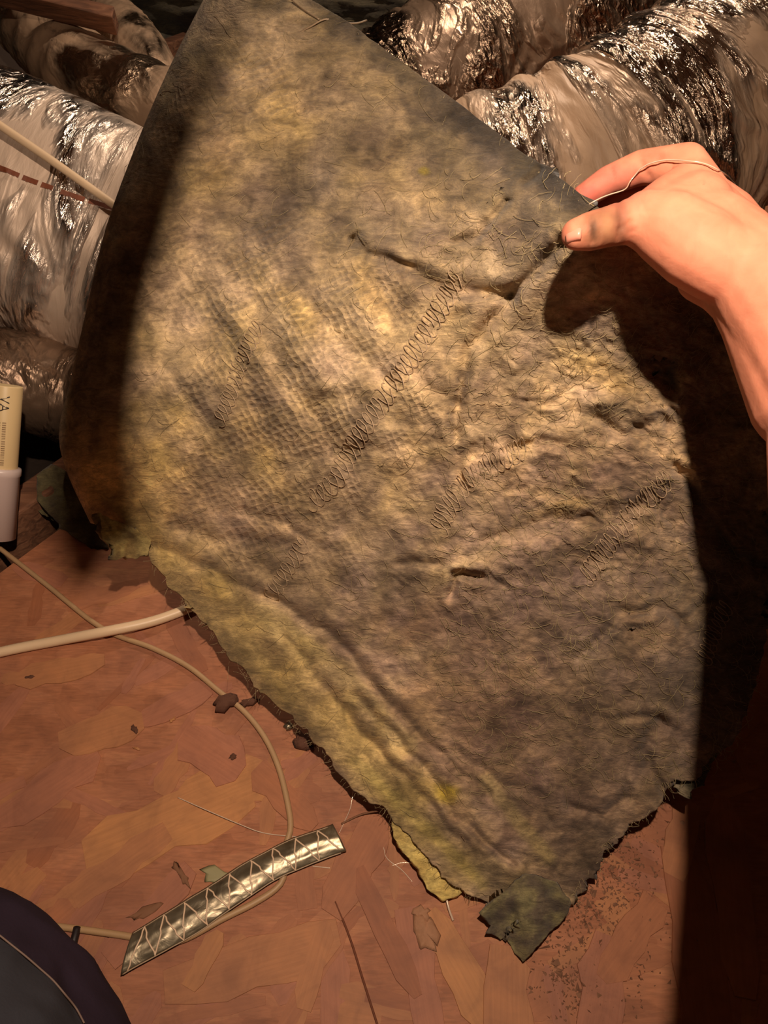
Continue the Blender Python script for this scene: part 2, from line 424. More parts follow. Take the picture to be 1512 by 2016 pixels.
for i, (px, py, L, wd_, ang, mi) in enumerate(strands):
    g = G(px, py); q = g[:2]-eA
    if q @ en < .03: continue
    n = 7; top = []; rr = random.Random(i*13+1)
    for s in range(n): top.append((-L/2+L*s/(n-1), wd_/2*(1+rr.uniform(-.25, .2))*(1 if 0 < s < n-1 else rr.uniform(.2, .9))))
    for s in range(n): top.append((L/2-L*s/(n-1), -wd_/2*(1+rr.uniform(-.25, .2))*(1 if 0 < s < n-1 else rr.uniform(.2, .9))))
    hz = .00025+.0003*rr.random() if i >= len(big) else .0007+.00007*i
    m2 = len(top); vv = [(x, y, 0) for x, y in top]+[(x*1.004, y*1.02, -.001) for x, y in top]
    ff = [tuple(range(m2))[::-1]]+[(a, (a+1) % m2, m2+(a+1) % m2, m2+a) for a in range(m2)]
    o = link('wood_strand', mesh(vv, ff), M_STR[mi], floor, smooth=False)
    o.location = (g[0], g[1], hz); o.rotation_euler = (0, 0, math.radians(ang))

# ------------------------------------------------------------------ ducts
def duct(name, axis, rad, mat, label, nx=230, nt=150, fold=.012, seed=0, pleat=.0, t0=0, stripe=None, sag=.0, group=None):
    ax = catmull(axis, nx); T = np.gradient(ax, axis=0); seg = np.linalg.norm(T, axis=1); s = np.cumsum(seg); T /= seg[:, None]
    ref = np.array([0, 0, 1.0]); N = ref-T*(T @ ref)[:, None]; N /= np.linalg.norm(N, axis=1)[:, None]; B = np.cross(T, N)
    th = np.linspace(0, 2*np.pi, nt, endpoint=False)+math.pi*.95
    S, TH = np.meshgrid(s, th, indexing='ij')
    cx, cy = np.cos(TH), np.sin(TH)
    slack = np.clip(.55+1.1*gn(S*4+seed, cx*.8, cy*.8+seed), .12, 1.3)
    r = rad*(1+.05*gn(S*3+seed, cx*1.1, cy*1.1))
    r = r+fold*slack*(.6*ridge(S*20+seed+gn(S*5, cx*2, cy*2)*1.2, cx*1.0, cy*1.0, 3)-.35)
    r = r+pleat*np.sin(S*2*np.pi/.075+TH+1.5*gn(S*3, cx, cy+9))
    r = r+.0022*slack*ridge(S*70, cx*5, cy*5+seed, 2)
    V = ax[:, None]+r[..., None]*(cx[..., None]*N[:, None]*(1-sag)+sag*0+cy[..., None]*B[:, None])
    me = grid(V, closed_u=True)
    attr_vec(me, 'rest', np.stack([S, TH*rad, np.full_like(S, seed)], -1).reshape(-1, 3))
    root = empty(name, tuple(ax[nx//2]-np.array([0, 0, rad])), label, 'duct', group)
    o = adopt(link('jacket', me, mat), root)
    # end collars closing the tube
    for e, sg in ((0, -1), (-1, 1)):
        pts = ax[e]+rad*.97*(np.cos(th)[:, None]*N[e]+np.sin(th)[:, None]*B[e])
        vv = list(pts)+list(pts+T[e]*sg*.01); m2 = len(pts)
        adopt(link('end_collar', mesh(vv, [tuple(range(m2)), tuple(range(m2, 2*m2))]+[(a, (a+1) % m2, m2+(a+1) % m2, m2+a) for a in range(m2)]), M_DARK), root)
    return root, V, ax
dl, VL, _ = duct('flexible_duct', [P(-420, 250, 1.22), P(-150, 335, 1.19), P(20, 400, 1.17), P(250, 500, 1.20), P(520, 600, 1.3)], .185, M_FOIL_L,
     'large crinkled silver insulated duct at the left, with a rusty printed line', fold=.010, seed=3)
# rusty printed stripe lying on the jacket
def on_surface(V, px, py):
    """nearest point of grid V to the ray through pixel, front side"""
    q = V.reshape(-1, 3)-CAM; d = q @ FWD; x = W/2+F*(q @ RGT)/d; y = H/2-F*(q @ UPV)/d
    e = np.hypot(x-px, y-py); near = np.where(e < 14)[0]
    if len(near) == 0: near = np.array([np.argmin(e)])
    return V.reshape(-1, 3)[near[np.argmin(d[near])]]
M_RUST = plain('rust_print', srgb(120, 62, 34), .6, var=(60, .35))
_d = (VL-CAM); _dp = _d @ FWD; _px = W/2+F*(_d @ RGT)/_dp; _py = H/2-F*(_d @ UPV)/_dp
_c0 = P(60, 400, 1.17); _e = np.hypot(_px-60, _py-352)+1e4*(_dp > 1.15); i_, j_ = np.unravel_index(np.argmin(_e), _e.shape)
m = MB(); rr = random.Random(4); axc = VL.mean(axis=1)
for i in range(VL.shape[0]-1):
    if rr.random() < .12: continue
    q = []
    for (a, b) in ((i, 0.08), (i, .92+.3*(rr.random()-.5)), (i+1, .92), (i+1, 0.08)):
        p_ = VL[a, j_]*(1-b)+VL[a, j_+1]*b; o_ = p_-axc[a]; q.append(p_+o_/np.linalg.norm(o_)*.0022)
    m.add(q, [(0, 1, 2, 3)])
pl_ = adopt(m.build('printed_line', M_RUST, smooth=False), dl); pl_['label'] = 'rust coloured printed line'
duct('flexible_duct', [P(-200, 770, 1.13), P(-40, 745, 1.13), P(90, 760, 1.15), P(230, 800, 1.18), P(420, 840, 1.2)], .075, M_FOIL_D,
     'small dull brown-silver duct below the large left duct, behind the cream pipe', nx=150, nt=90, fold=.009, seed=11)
dr_, VR, _ = duct('flexible_duct', [P(700, 520, 1.25), P(930, 440, 1.22), P(1130, 375, 1.20), P(1320, 270, 1.19), P(1480, 160, 1.19), P(1720, 20, 1.22)], .178, M_FOIL,
     'large tan and silver duct on the right, behind the hand', fold=.014, seed=23, nx=300, nt=170, pleat=.004)
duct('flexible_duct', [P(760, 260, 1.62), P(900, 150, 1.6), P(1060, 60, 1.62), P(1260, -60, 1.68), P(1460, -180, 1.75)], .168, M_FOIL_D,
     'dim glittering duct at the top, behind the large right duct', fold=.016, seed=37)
duct('flexible_duct', [P(60, 40, 1.75), P(130, 115, 1.66), P(200, 165, 1.60), P(320, 215, 1.58), P(480, 270, 1.6)], .085, M_TAN,
     'small tan duct rising behind the large left duct', nx=130, nt=80, fold=.005, seed=41, pleat=.003)
duct('flexible_duct', [P(200, 30, 1.95), P(262, 90, 1.82), P(300, 160, 1.76), P(350, 260, 1.74)], .07, M_TAN,
     'short dark tan duct between the small tan duct and the blanket', nx=110, nt=70, fold=.004, seed=53)

# timber brace and grey board at the top left
a = P(-60, -30, 1.5); b = P(228, 42, 1.55); d_ = b-a; d_ /= np.linalg.norm(d_); u_ = UPV-d_*(UPV @ d_); u_ /= np.linalg.norm(u_)
v, f = obox((a+b)/2, (b-a)/2, u_*.013, np.cross(d_, u_)*.03)
tag(bevel(link('timber_brace', mesh(v, f), M_WOOD, smooth=False), .003), 'short slanted timber brace in the top left corner', 'timber')
a = P(40, 90, 1.95)
v, f = obox(a, RGT*.15, UPV*.13, FWD*.006)
tag(bevel(link('board', mesh(v, f), plain('grey_board', srgb(92, 76, 66), .8, var=(5, .2)), smooth=False), .002), 'dull grey board behind the small tan duct, below the timber brace', 'board')
# dark batt in the back
U, Vv = np.meshgrid(np.linspace(0, 1, 70), np.linspace(0, 1, 50))
dd = 2.05+.25*(1-np.sin(np.pi*U)*np.sin(np.pi*Vv))+.05*fbm(U*5, Vv*5, 3.3)
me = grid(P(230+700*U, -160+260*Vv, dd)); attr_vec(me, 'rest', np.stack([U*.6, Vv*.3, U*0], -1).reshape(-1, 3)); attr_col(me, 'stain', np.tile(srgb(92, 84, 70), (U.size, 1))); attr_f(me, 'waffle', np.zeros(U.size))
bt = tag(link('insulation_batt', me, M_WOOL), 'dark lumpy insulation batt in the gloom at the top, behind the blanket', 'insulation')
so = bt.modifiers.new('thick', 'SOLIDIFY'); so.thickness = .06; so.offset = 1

# ------------------------------------------------------------------ the insulation blanket
sil = catmull([(446, -88), (428, -50), (400, 0), (330, 140), (262, 300), (205, 460), (168, 620), (140, 740), (116, 850), (132, 930), (178, 1030)], 60)
def resample(c, n):
    c = np.asarray(c, float); s = np.concatenate([[0], np.cumsum(np.linalg.norm(np.diff(c, axis=0), axis=1))]); t = np.linspace(0, s[-1], n)
    return np.stack([np.interp(t, s, c[:, k]) for k in range(c.shape[1])], 1)
NV, NU = 430, 330
sil = resample(sil, NV)
tang = np.gradient(sil, axis=0); tang /= np.linalg.norm(tang, axis=1)[:, None]
nrm = np.stack([tang[:, 1], -tang[:, 0]], 1)            # towards the right
nrm = np.stack([np.full(NV, .97), np.full(NV, .18)], 1)
vv_ = np.linspace(0, 1, NV)
WC = np.interp(vv_, [0, .04, .12, .3, .7, 1], [16, 70, 130, 190, 165, 80])
left = sil+WC[:, None]*nrm
top = resample(np.vstack([[left[0]], catmull([(540, -38), (636, 12), (715, 66), (800, 128), (905, 205), (1010, 285), (1100, 348), (1165, 398), (1250, 470), (1400, 610), (1495, 780), (1535, 1000)], 300)]), NU)
bot = resample(catmull([left[-1], (290, 1088), (345, 1160), (405, 1235), (480, 1328), (545, 1390), (600, 1440), (690, 1545), (770, 1610), (850, 1700), (900, 1745), (950, 1770), (985, 1772), (1030, 1790)], 300), NU)
right = resample(catmull([(1535, 1000), (1530, 1120), (1515, 1230), (1486, 1330), (1475, 1385), (1445, 1450), (1395, 1500), (1370, 1540), (1320, 1545), (1290, 1600), (1240, 1620), (1195, 1690), (1165, 1735), (1110, 1775), (1030, 1790)], 300), NV)
ku = np.arange(NU); kv = np.arange(NV)
cu_ = np.clip(np.minimum(ku, NU-1-ku)/12, 0, 1)[:, None]; cv_ = np.clip(np.minimum(kv, NV-1-kv)/12, 0, 1)[:, None]
jb = np.stack([9*fbm(ku*.09, 0*ku+1.5, 0, 3), 9*fbm(ku*.09, 0*ku+9.5, 0, 3)], 1)*cu_
jr = np.stack([15*fbm(kv*.045, 0*kv+21.5, 0, 3), 12*fbm(kv*.045, 0*kv+31.5, 0, 3)], 1)*cv_
jt = np.stack([2.0*fbm(ku*.12, 0*ku+41.5, 0, 3), 2.0*fbm(ku*.12, 0*ku+51.5, 0, 3)], 1)*cu_*np.clip((235-ku)/20, 0, 1)[:, None]
u = np.linspace(0, 1, NU)[None, :, None]; vv = vv_[:, None, None]
XY = (1-u)*left[:, None]+u*right[:, None]+(1-vv)*top[None]+vv*bot[None]-((1-u)*(1-vv)*left[0]+u*(1-vv)*right[0]+(1-u)*vv*left[-1]+u*vv*right[-1])
_q1 = np.linalg.norm(XY-bot[None], axis=-1)[..., None]; _q2 = np.linalg.norm(XY-right[:, None], axis=-1)[..., None]; _q3 = np.linalg.norm(XY-top[None], axis=-1)[..., None]
XY = XY+jb[None]*np.exp(-_q1/45)+jr[:, None]*np.exp(-_q2/55)+jt[None]*np.exp(-_q3/40)
bot = bot+jb; right = right+jr; top = top+jt
X, Y = XY[..., 0], XY[..., 1]
# depth by thin-plate spline through estimated depths
CP = np.array([(520,-150,.90),(640,0,.80),(800,130,.68),(1000,290,.545),(1182,412,.430),(1110,470,.436),(1330,560,.485),(1500,820,.545),(1530,1080,.63),(1480,1360,.66),(1370,1540,.69),(1165,1735,.695),
    (1030,1790,.700),(850,1700,.70),(600,1440,.765),(480,1328,.79),(290,1088,.84),(240,900,.74),(560,0,.84),(470,300,.75),(360,500,.72),(300,750,.71),
    (650,700,.585),(600,1080,.70),(850,900,.575),(1000,700,.52),(1150,600,.485),(1200,900,.555),(1200,1300,.63),(900,1300,.66),(1000,1560,.69),(800,400,.60),(600,450,.66),(420,950,.74),(1050,1100,.60)])
def tps(cp, X, Y, lam=2e-2):
    sc = 500.0; a = cp[:, :2]/sc; n = len(a)
    phi = lambda r2: .5*r2*np.log(r2+1e-9)
    K = phi(((a[:, None]-a[None])**2).sum(-1))+lam*np.eye(n); Pm = np.hstack([np.ones((n, 1)), a])
    A = np.block([[K, Pm], [Pm.T, np.zeros((3, 3))]]); s = np.linalg.solve(A, np.concatenate([cp[:, 2], np.zeros(3)]))
    out = s[n]+s[n+1]*X/sc+s[n+2]*Y/sc
    for i in range(n): out = out+s[i]*phi((X/sc-a[i, 0])**2+(Y/sc-a[i, 1])**2)
    return out
CREASE = [  # polyline, width px, amount m (+ = pushed away from the camera)
    ([(690, 482), (760, 512), (830, 550), (880, 566), (940, 572), (1010, 580)], 13, .011),
    ([(1112, 482), (1060, 530), (1010, 582), (960, 640), (918, 700), (906, 780), (902, 850)], 13, .010),
    ([(1000, 398), (960, 432), (905, 476)], 9, .008), ([(688, 492), (706, 464)], 8, .007), ([(1028, 356), (1062, 344)], 7, .006),
    ([(780, 1112), (820, 1104), (870, 1110)], 8, .006), ([(884, 1166), (890, 1138), (912, 1130), (952, 1138)], 8, .013),
    ([(520, 1172), (600, 1212), (690, 1290), (770, 1385), (860, 1475), (960, 1560)], 11, .006),
    ([(300, 1075), (400, 1120), (480, 1160), (545, 1185)], 11, .006), ([(330, 1030), (420, 1060), (560, 1075)], 14, .005),
    ([(1340, 1235), (1380, 1200), (1420, 1165)], 10, .007), ([(1150, 1290), (1195, 1240), (1225, 1200)], 12, .006),
    ([(1240, 1200), (1290, 1193), (1335, 1225)], 8, .006), ([(1330, 930), (1372, 990), (1400, 1050), (1440, 1100), (1500, 1112)], 11, .008),
    ([(905, 1480), (1000, 1545), (1060, 1580), (1085, 1640)], 12, .006), ([(700, 1370), (800, 1470), (900, 1600), (1010, 1700)], 10, .007),
    ([(560, 1260), (640, 1350), (720, 1440), (830, 1560), (900, 1650)], 12, .006), ([(1220, 1420), (1290, 1415), (1330, 1430)], 9, .006),
    ([(1300, 1420), (1270, 1480), (1300, 1560)], 11, .008), ([(1120, 1590), (1180, 1610), (1240, 1560)], 10, .006),
    ([(560, 520), (640, 640), (760, 740)], 26, .006), ([(480, 580), (560, 760), (680, 900)], 24, .006), ([(380, 560), (470, 700), (520, 800)], 22, .005),
    ([(640, 790), (740, 800), (800, 830)], 20, .005), ([(480, 1000), (560, 1030), (640, 1090)], 12, .004),
    ([(820, 730), (860, 780), (900, 800)], 12, .005), ([(1180, 830), (1250, 850), (1330, 830)], 14, .006), ([(960, 1060), (1060, 1030), (1180, 1020), (1260, 985)], 14, .006),
    ([(1290, 740), (1320, 760), (1330, 720), (1290, 705)], 12, .010), ([(590, 190), (600, 260), (640, 330)], 20, .006), ([(900, 850), (905, 900), (920, 960)], 10, .006),
    ([(600, 900), (740, 880), (830, 870)], 14, .003), ([(270, 660), (350, 760), (430, 880)], 20, .005), ([(1010, 880), (1080, 870), (1150, 900)], 12, .005)]
RIDGES = [([(860, 470), (800, 500), (740, 480)], 34, .008), ([(1190, 1265), (1225, 1222), (1290, 1215)], 12, .006), ([(930, 640), (920, 720), (940, 800)], 16, .005),
    ([(1220, 1180), (1270, 1160)], 14, .004), ([(600, 1180), (700, 1265), (800, 1380)], 20, .004), ([(310, 1090), (420, 1170), (560, 1290)], 24, .005),
    ([(900, 600), (840, 640), (800, 700)], 26, .004), ([(600, 560), (700, 600), (760, 660)], 30, .005), ([(560, 640), (640, 760)], 24, .005), ([(470, 620), (520, 740), (600, 860)], 22, .004),
    ([(960, 1120), (1100, 1080), (1250, 1060)], 24, .006), ([(1010, 1560), (1080, 1600)], 14, .005), ([(1010, 1650), (1090, 1700)], 14, .007), ([(1150, 1750), (1230, 1640)], 16, .005),
    ([(1300, 700), (1350, 740), (1340, 790)], 16, .008), ([(1160, 790), (1260, 800), (1300, 840)], 18, .007), ([(900, 860), (960, 850)], 22, .007), ([(595, 240), (570, 180)], 20, .005)]
def detail(X, Y):
    wx = X+14*gn(X/60, Y/60, .5); wy = Y+14*gn(X/60, Y/60, 4.5)
    d = 0*X
    for pl, w_, a in CREASE:
        q = polydist(wx, wy, pl); d = d+a*np.exp(-(q/w_)**2)-a*.28*np.exp(-((q-2.3*w_)/(1.4*w_))**2)
    for pl, w_, a in RIDGES: d = d-a*np.exp(-(polydist(wx, wy, pl)/w_)**2)
    rt = np.clip((X+.35*Y-1000)/420, 0, 1)*np.clip((Y+.4*(X-1100)-560)/160, 0, 1)*np.clip((1500-Y)/500, .35, 1)              # the torn, tufted side on the right
    c, s = math.cos(.9), math.sin(.9); A = X*c+Y*s; B = -X*s+Y*c
    d = d+.0045*gn(A/260, B/75, 2.2)+.0022*gn(A/120, B/34, 8.2)
    d = d+.007*gn(X/170, Y/170, 5.1)
    d = d+(.0005+.0026*rt)*ridge(X/70+gn(X/50, Y/50)*.8, Y/46+gn(X/50, Y/50, 5)*.8, 1.1, 3)+(.0005+.0016*rt)*fbm(X/17, Y/17, 6.1, 3)
    low = np.clip((polydist(X, Y, [(290, 1090), (600, 1440), (1000, 1800)])-0)/150, 0, 1)
    d = d+(1-low)*.0035*np.sin((A*0+(-X*.74+Y*.67))/17+2*gn(X/190, Y/190, 3))*np.clip((X-330)/200, 0, 1)
    return d
Db = tps(CP, X, Y)
D = Db+detail(X, Y)
# curl at the left, turning the sheet back behind itself
NB = 70
phi = np.linspace(math.radians(182), math.radians(0), NB, endpoint=False)[None, :]
RC = np.interp(vv_, [0, .4, 1], [.085, .085, .05])[:, None]
cx_ = sil[:, 0:1]+WC[:, None]*(1-np.sin(phi))*nrm[:, 0:1]; cy_ = sil[:, 1:2]+WC[:, None]*(1-np.sin(phi))*nrm[:, 1:2]
dl_ = tps(CP, left[:, 0], left[:, 1])[:, None]
Dc = dl_+RC*(1-np.cos(phi))+detail(cx_-phi*60, cy_)*.8*np.clip(phi*2.5, .0, 1) + (detail(left[:, 0], left[:, 1])[:, None])*np.exp(-phi*3)
Dc = Dc+.004*gn(cx_/60, cy_/90, 3)
AX = np.hstack([cx_, X]); AY = np.hstack([cy_, Y]); AD = np.hstack([Dc, D])
RX = np.hstack([left[:, 0:1]-phi*WC[:, None], X]); RY = np.hstack([cy_, Y])
BL = P(AX, AY, AD)
BL[..., 2] = np.maximum(BL[..., 2], .012+.004*gn(AX/40, AY/40))
me = grid(BL, flip=True)
fx, fy = RX.ravel(), RY.ravel()
attr_vec(me, 'rest', np.stack([fx*.00045, fy*.00045, 0*fx], 1))
# stains (dirt, bare yellow wool), darker top edge, light falloff painted at lower right
base = np.tile(srgb(178, 158, 126), (fx.size, 1)).astype(float)
def blob(cx, cy, rx, ry, ang, col, a, nz=.5):
    global base
    c, s = math.cos(math.radians(ang)), math.sin(math.radians(ang))
    dx, dy = fx-cx, fy-cy; uu = (dx*c+dy*s)/rx; ww = (-dx*s+dy*c)/ry
    r = np.sqrt(uu**2+ww**2)+nz*gn(fx/55, fy/55, cx*.01)+nz*.5*gn(fx/18, fy/18, cy*.01)
    m = a/(1+np.exp((r-1)*5)); base = base*(1-m[:, None])+np.array(col)*m[:, None]
def along(pl, w_, col, a, nz=.4):
    global base
    q = polydist(fx, fy, pl)/w_+nz*gn(fx/60, fy/60, 3.3)+nz*.5*gn(fx/20, fy/20, 5.3); m = a/(1+np.exp((q-1)*5)); base = base*(1-m[:, None])+np.array(col)*m[:, None]
DKGREY = srgb(92, 84, 74); GREY = srgb(136, 124, 108); MAUVE = srgb(140, 120, 114); OLIVE = srgb(170, 150, 110); YEL = srgb(222, 194, 130); PALE = srgb(206, 186, 152); BRN = srgb(152, 124, 98)
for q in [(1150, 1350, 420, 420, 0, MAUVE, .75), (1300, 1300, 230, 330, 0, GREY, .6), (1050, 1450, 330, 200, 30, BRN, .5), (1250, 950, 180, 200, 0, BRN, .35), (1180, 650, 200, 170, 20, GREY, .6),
          (640, 640, 190, 110, 50, PALE, .6), (600, 620, 60, 26, 55, YEL, .55), (735, 590, 60, 24, 62, YEL, .6), (560, 240, 40, 90, -15, YEL, .55), (450, 340, 60, 90, 20, OLIVE, .6), (480, 870, 200, 60, 55, OLIVE, .4), (520, 900, 90, 22, 62, YEL, .35),
          (280, 930, 130, 90, 20, YEL, .75), (230, 1000, 90, 60, 30, YEL, .7), (430, 560, 80, 90, 0, PALE, .4), (330, 640, 60, 70, 0, PALE, .4), (760, 350, 120, 50, 15, OLIVE, .6), (835, 337, 9, 6, 0, srgb(220, 200, 60), .9),
          (870, 1562, 26, 18, 20, srgb(190, 170, 50), .9), (600, 330, 60, 60, 0, GREY, .5), (700, 420, 130, 50, 20, GREY, .5), (520, 430, 60, 60, 0, MAUVE, .5), (980, 700, 60, 50, 0, PALE, .5), (940, 850, 40, 26, 20, PALE, .7),
          (1060, 600, 70, 60, 30, PALE, .5), (1200, 740, 90, 26, 25, YEL, .45), (1120, 800, 60, 40, 0, PALE, .4), (560, 420, 120, 60, -40, GREY, .5), (450, 1000, 110, 60, 30, MAUVE, .5), (680, 960, 110, 60, 55, PALE, .3),
          (770, 1130, 90, 60, 0, GREY, .4), (820, 1230, 60, 40, 0, srgb(108, 84, 72), .6), (980, 1410, 80, 60, 0, srgb(110, 84, 78), .6), (1280, 1250, 60, 50, 0, BRN, .6), (1100, 1180, 130, 60, 0, MAUVE, .5),
          (430, 820, 70, 30, 55, GREY, .5), (700, 800, 70, 40, 40, GREY, .5), (370, 760, 60, 40, 50, GREY, .35), (1110, 1000, 60, 12, -12, YEL, .4), (900, 1120, 60, 16, -30, PALE, .6), (850, 460, 80, 60, 0, GREY, .35), (940, 480, 70, 60, 0, PALE, .45),
          (1010, 520, 60, 60, 0, GREY, .5), (1150, 560, 60, 40, 0, PALE, .35), (1330, 650, 70, 120, 20, DKGREY, .5), (1180, 1700, 90, 90, 0, srgb(92, 80, 68), .7), (1260, 1380, 380, 330, 40, srgb(96, 84, 74), .5), (1450, 1250, 70, 200, 0, srgb(86, 78, 72), .5), (620, 450, 150, 50, 15, srgb(110, 98, 86), .45), (560, 500, 30, 90, -30, srgb(108, 96, 84), .5), (700, 260, 60, 90, 30, srgb(108, 98, 86), .45), (1040, 480, 60, 40, 0, srgb(104, 92, 80), .5), (480, 700, 26, 120, -35, srgb(118, 106, 90), .5), (420, 300, 40, 60, 0, srgb(120, 100, 82), .5)]: blob(*q)  # the broad dark grey blob at lower right paints in light falloff
along([(700, -20), (900, 200), (1182, 412)], 75, DKGREY, .9); along([(480, -120), (700, 20)], 70, DKGREY, .6); along([(860, 300), (1060, 400)], 60, DKGREY, .6)  # darker grey along the top edge
along([(930, 240), (1182, 412)], 40, srgb(60, 54, 46), .8)  # deeper dark strip along the upper right edge
along([(280, 1075), (420, 1190), (600, 1360), (800, 1560)], 58, srgb(192, 170, 116), .85); along([(520, 1210), (680, 1340), (800, 1470)], 22, srgb(196, 178, 128), .7)
along([(430, 1260), (560, 1390), (640, 1470)], 26, srgb(128, 112, 82), .6); along([(760, 1560), (880, 1680), (1000, 1750)], 40, srgb(122, 110, 78), .7)
along([(700, 1500), (860, 1650), (950, 1740)], 12, srgb(176, 162, 104), .5); along([(960, 1540), (1080, 1690)], 14, srgb(180, 164, 116), .6)
fade = np.clip((150-(fx-left[:, 0].min()))/400, 0, 1)
dust = fbm(fx/85, fy/85, 9.9, 5, .6); base = base*(1+.36*dust[:, None]*np.array([1, 1.02, 1.1]))
hue = gn(fx/70, fy/70, 17.7); base = base*(1+.14*hue[:, None]*np.array([.05, .12, -.8]))
dark = np.clip(ridge(fx/95+gn(fx/60, fy/60)*.9, fy/60, 12.1, 3)-.75, 0, 1); base = base*(1-.40*dark[:, None])
base = np.clip(base*np.array([1.16, 1.10, 1.05]), .01, .9)
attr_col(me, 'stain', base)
wm = np.zeros(fx.size)
for cx, cy, rx, ry, ang, a in [(560, 720, 330, 260, 50, 1), (480, 950, 150, 200, 0, .8), (380, 560, 130, 160, 0, .8), (520, 160, 110, 80, 20, .9), (700, 580, 150, 90, 20, .8), (380, 280, 100, 130, 0, .6), (1090, 1000, 60, 20, 0, .5), (640, 1090, 110, 60, 40, .5), (760, 760, 120, 100, 0, .6)]:
    c, s = math.cos(math.radians(ang)), math.sin(math.radians(ang)); dx, dy = fx-cx, fy-cy
    r = np.hypot((dx*c+dy*s)/rx, (-dx*s+dy*c)/ry)+.35*gn(fx/60, fy/60, 2); wm = np.maximum(wm, a/(1+np.exp((r-.9)*9)))
wm *= np.clip(.75+.9*gn(fx/80, fy/80, 31.0), .15, 1); attr_f(me, 'waffle', wm)
blank = empty('insulation_blanket', tuple(P(1030, 1880, .68)*np.array([1, 1, 0])), 'large soiled yellow-grey glass wool blanket held up by the hand', 'insulation')
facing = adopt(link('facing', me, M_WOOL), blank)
so = facing.modifiers.new('thick', 'SOLIDIFY'); so.thickness = .011; so.offset = -1; so.use_even_offset = False

# lookup of surface points and normals by pixel
_q = BL.reshape(-1, 3); _ax, _ay = AX.ravel(), AY.ravel()
_nv = np.cross(np.gradient(BL, axis=1), np.gradient(BL, axis=0)); _nv /= np.linalg.norm(_nv, axis=-1)[..., None]+1e-12
_nv = _nv.reshape(-1, 3)
_front = np.tile(np.arange(NB+NU) >= NB*.6, NV)
_sg = np.where((_nv @ FWD) > 0, -1, 1)[:, None]; _nv = _nv*_sg
_ix = np.where(_front)[0]; _fx, _fy = _ax[_ix], _ay[_ix]
_cell = {}
for i, (a, b) in enumerate(zip((_fx//16).astype(int), (_fy//16).astype(int))): _cell.setdefault((a, b), []).append(i)
def SURF(x, y, off=0.0):
    a, b = int(x//16), int(y//16); cand = []
    for i in (-1, 0, 1):
        for j2 in (-1, 0, 1): cand += _cell.get((a+i, b+j2), [])
    if len(cand) == 0: return None, None
    cand = np.array(cand); e = (_fx[cand]-x)**2+(_fy[cand]-y)**2; k = np.argsort(e)[:3]; w_ = 1/(e[k]+.5); w_ /= w_.sum(); ii = _ix[cand[k]]
    d = ((_q[ii]-CAM) @ FWD) @ w_; n = w_ @ _nv[ii]
    return P(x, y, d)+n*off, n

# loops of stitching thread
def stitch(rows, name='stitch_row', col=None):
    for (pl, amp, pitch, dens) in rows:
        c = resample(pl, 300); L = np.linalg.norm(np.diff(c, axis=0), axis=1).sum(); n = int(L/pitch); m = MB(); pts = []
        T_ = np.gradient(c, axis=0); T_ /= np.linalg.norm(T_, axis=1)[:, None]
        N_ = np.stack([-T_[:, 1], T_[:, 0]], 1); seg = []
        for k in range(n*14):
            t = k/(n*14); i = int(t*299); ph = 2*math.pi*k/14
            if gn(t*9+pl[0][0], 1.5) < -dens and len(seg) > 8:
                pts.append(seg); seg = []; continue
            am = amp*(1+.25*gn(t*20, 3.3))
            q = c[i]+N_[i]*am*math.sin(ph)+T_[i]*pitch*.62*math.cos(ph+.5)
            s_, n_ = SURF(q[0], q[1], .0006+.0009*max(0, math.sin(ph*2)))
            if s_ is not None: seg.append(s_)
        if len(seg) > 8: pts.append(seg)
        for s_ in pts: m.add(*tube_data(np.array(s_), .00042, 5))
        o = adopt(m.build(name, M_THREAD), blank); o['label'] = 'row of looped stitching thread'
stitch([([(902, 545), (870, 600), (836, 660), (790, 735), (745, 800), (705, 860), (660, 950), (610, 990)], 20, 17, .45),
        ([(600, 1065), (570, 1115), (528, 1182)], 16, 15, .3),
        ([(1035, 880), (985, 905), (920, 945), (880, 1000), (862, 1045)], 22, 15, .3),
        ([(1315, 945), (1250, 1000), (1205, 1060), (1150, 1140)], 20, 13, .3),
        ([(1430, 1190), (1405, 1240), (1385, 1300)], 16, 12, .3),
        ([(510, 640), (480, 700), (450, 790), (430, 830)], 15, 14, .1)])
